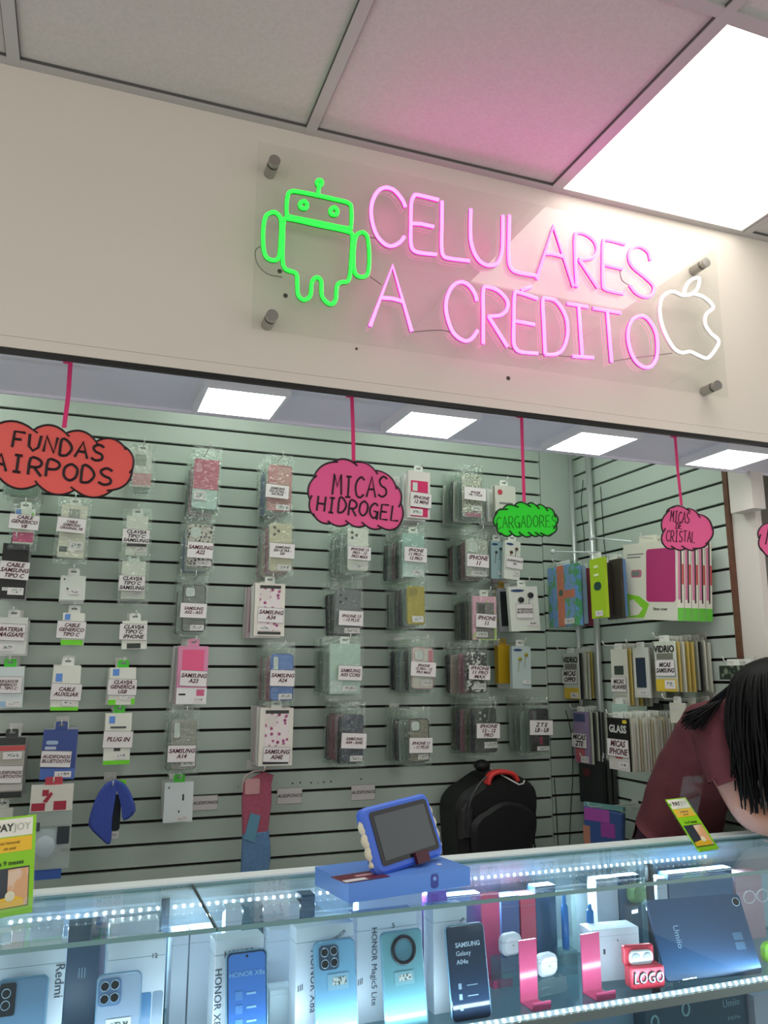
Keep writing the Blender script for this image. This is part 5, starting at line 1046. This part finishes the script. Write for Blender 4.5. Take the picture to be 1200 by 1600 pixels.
for u, v, lab in ((1186, 1400, 'wine tinted spectacles lying on the dusty pink box'),):
    p = atY(u, v, 1.80); t = thing('spectacles', lab, 'spectacles', (p.x - .01, 1.80, p.z), 0)
    for sx in (-.022, .022):
        c = MB(); c.tube([(sx + .019 * math.cos(a * math.pi / 10), 0, .015 * math.sin(a * math.pi / 10)) for a in range(20)], .0015, 6, closed=True); c.build('lens_frame', C((220, 210, 214), .2), t)
    MB().tube(smooth_path([(-.004, 0, .003), (0, -.001, .006), (.004, 0, .003)], n=4), .0014, 6).build('bridge', C((220, 210, 214), .2), t)
# lower shelf
def lower(label, u0, u1, v0, v1, Y, m, name='storage_box', cat='box'):
    x0, x1 = frame_from(u0, u1, (v0 + v1) / 2, Y); z1 = atY((u0 + u1) / 2, v0, Y).z
    t = thing(name, label, cat, ((x0 + x1) / 2, Y + .02, .499), R(4), 'boxes on the lower glass shelf'); w, h = x1 - x0, z1 - .499
    MB().box(-w / 2, -.02, 0, w / 2, .02, h).build('box', m, t); return t, w, h
t, w, h = lower('dark teal tablet box with printed rings under the lit shelf', 1002, 1172, 1556, 1600, 1.66, C((44, 78, 98), .3))
text('Umiio', .022, C((150, 180, 196), .4), t, (w * .34, -.0206, h - .030)); text('P10 Pro', .012, C((150, 180, 196), .4), t, (w * .36, -.0206, h - .062)); 
for cx_, cz_ in ((-w * .42, h - .035), (-w * .12, h - .022)):
    c = MB(); c.tube([(cx_ + .010 * math.cos(a * math.pi / 10), -.0215, cz_ + .013 * math.sin(a * math.pi / 10)) for a in range(20)], .0024, 6, closed=True); c.build('printed_ring', C((150, 190, 196), .3), t)
lower('pale lilac box under the lit shelf past the tablet box', 1176, 1240, 1550, 1600, 1.66, C((190, 186, 200), .35)); lower('steel blue box under the lit shelf before the tablet box', 880, 992, 1582, 1600, 1.68, C((120, 152, 176), .35))

# ------------------------------------------------------------------ on the counter top
b1, b2, b3 = atZ(545, 1412, ZK), atZ(735, 1384, ZK), atZ(484, 1382, ZK)
ex = b2 - b1; w = ex.length; rz = math.atan2(ex.y, ex.x); ey = Vector((-math.sin(rz), math.cos(rz), 0)); dp = 0.165
cB = b1 + ex / 2 + ey * dp / 2
t = thing('tablet_carton', 'flat sky blue carton lying on the glass counter under the toy tablet', 'carton', (cB.x, cB.y, ZK + .0005), rz); HB = .037
mb = MB(); mb.box(-w / 2, -dp / 2, 0, w / 2, dp / 2, HB); mb.build('box', C((92, 138, 214), .35), t)
mb = MB(); mb.prism(rrect(.018, .028, .006, .055, .019), -dp / 2 - .0008, -dp / 2); k = mb.build('printed_emblem', C((60, 70, 150), .4), t)
mb = MB(); mb.prism(rrect(.008, .008, .003, .055, .024), -dp / 2 - .0012, -dp / 2 - .0008); mb.build('emblem_mark', C((130, 160, 220), .4), k)
c = MB(); c.cyl((.10, -dp * .18, HB), (.10, -dp * .18, HB + .0012), .006, 14); c.build('round_sticker', C((220, 214, 214), .4), t)
p = atZ(575, 1370, ZK + HB)
t = thing('leaflet', 'dark red leaflet lying on the sky blue carton', 'leaflet', (p.x - .015, p.y + .0, ZK + HB + .0012), R(12))
MB().box(-.055, -.03, 0, .05, .03, .0012).build('paper', C((96, 28, 48), .4), t); MB().box(-.052, -.029, .0012, .0, -.012, .0016).build('white_band', C((206, 206, 210), .4), t); MB().box(-.01, .0, .0012, .04, .012, .0016).build('printed_word', C((200, 150, 160), .4), t)
zb = ZK + HB + .003
BL, BR = atZ(586, 1366, zb), atZ(696, 1340, zb); ex = (BR - BL); w = ex.length; rz = math.atan2(ex.y, ex.x); ex.normalize(); lean = R(20)
nrm = Vector((math.sin(rz), -math.cos(rz), 0)); upv = -nrm * math.sin(lean) + Vector((0, 0, 1)) * math.cos(lean); pn = ex.cross(upv)
d_ = ray(557, 1258); o_ = Vector((0, 0, ZC)); tt = (BL - o_).dot(pn) / d_.dot(pn); TLp = o_ + d_ * tt; h = (TLp - BL).dot(upv); sk = (TLp - BL).dot(ex)
mid = (BL + BR) / 2 + ex * sk * .5
t = thing('toy_tablet', 'tablet in a blue and cream bumper case leaning on the sky blue carton', 'tablet', mid, rz, None, -lean, R(0))
t.rotation_mode = 'XYZ'
rollm = math.atan2(-sk, h)
t.rotation_euler = (Matrix.Rotation(rz, 3, 'Z') @ Matrix.Rotation(-lean, 3, 'X') @ Matrix.Rotation(-rollm, 3, 'Y')).to_euler()
h2 = math.hypot(h, sk) * .98; w2 = w * .99; CB = C((62, 104, 206), .45)
mb = MB(); mb.prism(rrect(w2, h2, .020, 0, h2 / 2), -.010, .014, bev=.006); mb.build('bumper_case', CB, t)
mb = MB(); mb.prism(rrect(w2 * .84, h2 * .80, .008, .003, h2 * .51), -.0112, -.0095); k = mb.build('bezel', C((14, 20, 26), .12), t)
mb = MB(); mb.prism(rrect(w2 * .74, h2 * .66, .003, .003, h2 * .51), -.0118, -.0110); mb.build('screen', mat('dark_screen', (40, 52, 58), .06, coat=.6), k)
for sx in (-1, 1):
    mb = MB(); P = []; n = 24
    for i in range(n + 1):
        f = i / n; P.append((sx * (w2 / 2 - .003 + .003 * math.cos(f * 6.28 * 3.5)), .001, h2 * (.14 + .68 * f)))
    mb.tube(P, [.006 + .0025 * math.sin(math.pi * i / n) for i in range(n + 1)], 10); mb.build('cream_grip', C((214, 208, 184), .5), t, smooth=True)
mb = MB(); mb.box(.006, -.020, -.002, .046, -.0115, .022); mb.build('wine_tag', C((70, 18, 34), .4), t)
# leaflet stands
LG = C((142, 208, 24), .45); LG2 = C((96, 176, 30), .45); YB_ = C((240, 190, 40), .45)
def pay_leaflet(name, label, loc, rz, lean, w, h):
    t = thing(name, label, 'leaflet stand', loc, rz, 'green leaflet stands on the counter', R(-lean))
    mb = MB(); mb.box(-w / 2, -.001, 0, w / 2, .001, h); lf = mb.build('leaflet', LG, t)
    D = lambda nm, a, b, c, d, m, y=-.001, par=lf: decal(par, nm, -w / 2 + a * w, h * (1 - d), -w / 2 + c * w, h * (1 - b), m, y)
    D('white_header', .03, .02, .93, .20, C((232, 230, 216), .5)); D('yellow_band', .03, .21, .93, .36, YB_); D('phone_picture', .04, .52, .48, .92, C((50, 58, 66), .35)); D('phone_picture', .46, .52, .90, .92, C((40, 44, 50), .35), -.0012)
    D('screen_picture', .47, .535, .88, .91, mat_spots('warm_swirl', (220, 168, 120), (226, 196, 170), 22, .45, .4, tex='NOISE'), -.0020)
    e = MB(); e.prism([(-w * .46, h * .09), (w * .30, h * .09), (w * .30, h * .16), (w * .1, h * .20), (-w * .1, h * .19), (-w * .46, h * .16)], -.0034, -.0030); e.build('yellow_ribbon', YB_, lf)
    c = MB(); c.cyl((w * .02, -.0036, h * .20), (w * .02, -.0042, h * .20), w * .10, 20); c.build('round_mark', C((226, 220, 190), .4), lf)
    text('PAY', w * .20, C((60, 62, 60), .5), lf, (w * .03, -.0022, h * .89), align='RIGHT', bold=.03); text('JOY', w * .20, C((170, 178, 160), .5), lf, (w * .05, -.0022, h * .89), align='LEFT')
    c = MB(); c.ell((-w * .44, -.0016, h * .89), w * .05, .0006, w * .05, 12, 6); c.build('leaf_mark', LG2, lf)
    text('sin historial', w * .085, C((120, 80, 20), .5), lf, (-w * .02, -.0022, h * .735)); text('sin aval', w * .085, C((120, 80, 20), .5), lf, (-w * .02, -.0022, h * .68))
    text('6 a 9 meses', w * .125, C((40, 70, 20), .5), lf, (-w * .02, -.0022, h * .53), bold=.02)
    hb = MB(); hb.box(-w / 2 - .003, .0015, 0, w / 2 + .003, .004, h * .98); hb.build('clear_back', M_ACRYL, t)
    hb = MB(); hb.box(-w / 2 - .003, -.0065, 0, w / 2 + .003, -.0045, h * .16); hb.box(-w / 2 - .003, -.0045, 0, w / 2 + .003, .0015, .002); hb.build('clear_pocket', M_ACRYL, t)
    return t
pl, pr_ = atZ(-30, 1441, ZK), atZ(50, 1426, ZK); zt_ = atY(25, 1279, 1.80).z
wv = (pr_ - pl).length
pay_leaflet('leaflet_stand', 'large green and yellow leaflet stand at the near end of the counter', ((pl.x + pr_.x) / 2, (pl.y + pr_.y) / 2, ZK + .001), math.atan2(pr_.y - pl.y, pr_.x - pl.x), 6, wv, zt_ - ZK + .004)
pq = atZ(1108, 1331, ZK)
st2 = pay_leaflet('leaflet_stand', 'small green leaflet stand leaning on the counter beside the forearm', (pq.x, pq.y, ZK + .003), R(10), 40, .078, .150)
hb = MB(); hb.box(-.042, .0045, .0, .042, .0065, .118); o = hb.build('clear_prop', M_ACRYL, st2); o.rotation_euler = (R(58), 0, 0); o.location = (0, .003, .09)
pq = atZ(1188, 1312, ZK)
t = thing('paper_sheet', 'white paper sheet under the forearm of the person', 'paper', (1.90, 1.80, ZK + .001), R(15)); MB().box(-.10, -.07, 0, .10, .07, .001).build('sheet', M_PAPER, t)

# ------------------------------------------------------------------ person bent over the counter
def skin(name, verts, edges, m, parent, levels=2, root=0):
    me = bpy.data.meshes.new(name); me.from_pydata([v[:3] for v in verts], edges, [])
    o = bpy.data.objects.new(name, me); COL.objects.link(o)
    sk_ = o.modifiers.new('skin', 'SKIN'); sk_.use_smooth_shade = True; sk_.branch_smoothing = .6
    if not me.skin_vertices: me.attributes.new
    for i, v in enumerate(verts):
        r = v[3]; me.skin_vertices[0].data[i].radius = r if isinstance(r, tuple) else (r, r); me.skin_vertices[0].data[i].use_root = (i == root)
    s = o.modifiers.new('sub', 'SUBSURF'); s.levels = s.render_levels = levels
    bpy.context.view_layer.update(); dg = bpy.context.evaluated_depsgraph_get()
    me2 = bpy.data.meshes.new_from_object(o.evaluated_get(dg)); bpy.data.objects.remove(o)
    me2.materials.clear(); me2.materials.append(m)
    for p in me2.polygons: p.use_smooth = True
    n = bpy.data.objects.new(name, me2); COL.objects.link(n); n.parent = parent
    return n
def hand(V, E, wrist, direc, side_v):
    """palm, four fingers and a thumb, each its own chain, curled on the counter"""
    d = Vector(direc).normalized(); sv = Vector(side_v).normalized(); w0 = Vector(V[wrist][:3])
    V.append(tuple(w0 + d * .045 + Vector((0, 0, -.004))) + ((.030, .016),)); palm = len(V) - 1; E.append((wrist, palm))
    for k, (off, ln) in enumerate(((-.027, .060), (-.009, .072), (.009, .068), (.026, .054))):
        b = Vector(V[palm][:3]) + d * .035 + sv * off; p1 = b + d * ln * .45 + Vector((0, 0, .004)); p2 = b + d * ln * .95 + Vector((0, 0, -.012))
        i = len(V); V += [tuple(b) + (.0105,), tuple(p1) + (.0088,), tuple(p2) + (.0072,)]; E += [(palm, i), (i, i + 1), (i + 1, i + 2)]
    b = w0 + d * .028 - sv * .030; i = len(V); V += [tuple(b) + (.012,), tuple(b + d * .030 - sv * .014 + Vector((0, 0, -.006))) + (.0095,), tuple(b + d * .052 - sv * .012 + Vector((0, 0, -.010))) + (.008,)]
    E += [(wrist, i), (i, i + 1), (i + 1, i + 2)]
M_SKIN = mat('skin', (196, 146, 124), .5, spec=.3); M_SHIRT = mat('maroon_shirt', (92, 40, 48), .85, noise_amt=.10, scale=14, bump=.5); M_PANTS = mat('plum_trousers', (58, 28, 52), .85, noise_amt=.1, scale=20)
M_HAIR = mat('black_hair', (9, 8, 9), .6, spec=.2)
person = thing('person', 'person in a maroon T-shirt with long black hair bent over the counter', 'person', (1.82, 2.22, 0))
V = [(1.79, 2.225, 1.02, .156), (1.815, 2.14, 1.16, .130), (1.83, 2.035, 1.25, .142), (1.845, 1.95, 1.315, .105), (1.85, 1.875, 1.35, .052), (1.85, 1.815, 1.375, .082), (1.84, 1.765, 1.335, .078),
     (1.755, 1.975, 1.315, .062), (1.755, 1.93, 1.19, .050), (1.772, 1.875, 1.062, .041), (1.83, 1.80, 1.045, .036), (1.885, 1.735, 1.032, .026),
     (1.975, 1.955, 1.315, .062), (2.00, 1.91, 1.19, .050), (2.02, 1.86, 1.062, .041), (1.99, 1.79, 1.045, .036), (1.96, 1.70, 1.032, .026),
     (1.735, 2.25, .90, .095), (1.735, 2.26, .50, .060), (1.735, 2.30, .10, .040), (1.735, 2.20, .045, .035),
     (1.88, 2.25, .90, .090), (1.88, 2.26, .50, .060), (1.88, 2.30, .10, .040), (1.88, 2.20, .045, .035), (1.835, 1.705, 1.315, .016)]
E_ = [(0, 1), (1, 2), (2, 3), (3, 4), (4, 5), (5, 6), (3, 7), (7, 8), (8, 9), (9, 10), (10, 11), (3, 12), (12, 13), (13, 14), (14, 15), (15, 16), (0, 17), (17, 18), (18, 19), (19, 20), (0, 21), (21, 22), (22, 23), (23, 24), (6, 25)]
hand(V, E_, 11, (.6, -.75, -.05), (.75, .6, 0)); hand(V, E_, 16, (-.3, -.9, -.05), (.9, -.3, 0))
def off(o): o.location = -Vector(person.location); return o
off(skin('body', V, E_, M_SKIN, person))
body_me = bpy.data.objects[person.children[0].name].data
def garment(name, keep, off_d, m, wrinkle=0.0):
    bm = bmesh.new(); bm.from_mesh(body_me); bm.normal_update()
    bmesh.ops.delete(bm, geom=[f for f in bm.faces if not keep(f.calc_center_median())], context='FACES')
    bmesh.ops.delete(bm, geom=[v for v in bm.verts if not v.link_faces], context='VERTS')
    bmesh.ops.subdivide_edges(bm, edges=bm.edges[:], cuts=1, use_grid_fill=True, smooth=.6); bm.normal_update()
    ns = {v: v.normal.copy() for v in bm.verts}
    for v in bm.verts: v.co += ns[v] * (off_d + wrinkle * noise.noise(Vector((v.co.x * 16, v.co.y * 9, v.co.z * 22))))
    ext = bmesh.ops.extrude_face_region(bm, geom=[e for e in bm.edges if e.is_boundary])
    for g in ext['geom']:
        if isinstance(g, bmesh.types.BMVert): g.co -= g.normal * off_d * .9
    me = bpy.data.meshes.new(name); bm.to_mesh(me); bm.free(); me.materials.clear(); me.materials.append(m)
    for p in me.polygons: p.use_smooth = True
    o = bpy.data.objects.new(name, me); COL.objects.link(o); o.parent = person; return off(o)
def in_sleeve(c): return (c.x < 1.80 or c.x > 1.93) and c.y < 1.97
garment('shirt', lambda c: c.z > .965 and not (c.y < 1.905 and 1.80 < c.x < 1.90 and c.z > 1.2) and not (in_sleeve(c) and c.z < 1.165) and not (c.y < 1.98 and c.z < 1.165), .016, M_SHIRT, .007)
garment('trousers', lambda c: c.y > 2.0 and .13 < c.z < 1.04, .009, M_PANTS, .003)
hr = MB(); hc = Vector((1.822, 1.80, 1.382)); rnd = random.Random(3)
hr.ell(hc, .112, .115, .118, 24, 16, fn=lambda d: 1 + .05 * noise.noise(d * 4))
hr.ell(hc + Vector((-.004, -.012, -.10)), .088, .082, .15, 20, 14, fn=lambda d: 1 + .12 * noise.noise(d * 5))
for k in range(340):
    a = rnd.uniform(math.pi * .62, math.pi * 1.92)         # around the head: its aisle and street sides
    dv = Vector((math.cos(a), math.sin(a), 0)); rr_ = rnd.uniform(.07, .105)
    p0 = hc + Vector((dv.x * .03, dv.y * .03, .105)); p1 = hc + dv * rr_ + Vector((0, 0, .05)); p2 = hc + dv * (rr_ + rnd.uniform(.0, .03)) + Vector((0, 0, -.07))
    zt2 = rnd.uniform(1.085, 1.22); p3 = Vector((p2.x + rnd.uniform(-.015, .025), p2.y + rnd.uniform(-.02, .02), zt2))
    P = smooth_path([p0, p1, p2, p3], n=5); n = len(P); hr.tube(P, [.0050 * (1 - .82 * (i / (n - 1)) ** 1.6) + .001 for i in range(n)], 5)
for k in range(120):                                         # locks falling back over the near shoulder
    f = k / 119; p0 = hc + Vector((-.03, .02, .10)); p1 = hc + Vector((-.085, .04 + .05 * f, .055 - .03 * f)); p2 = Vector((1.74 - .02 * f, 1.90 + .05 * f, 1.385 - .02 * f)); p3 = Vector((1.675 - rnd.uniform(0, .03), 1.93 + .04 * f + rnd.uniform(-.02, .02), 1.345 - rnd.uniform(0, .05)))
    P = smooth_path([p0, p1, p2, p3], n=5); n = len(P); hr.tube(P, [.0045 * (1 - .85 * (i / (n - 1))) + .001 for i in range(n)], 5)
off(hr.build('hair', M_HAIR, person, smooth=True))
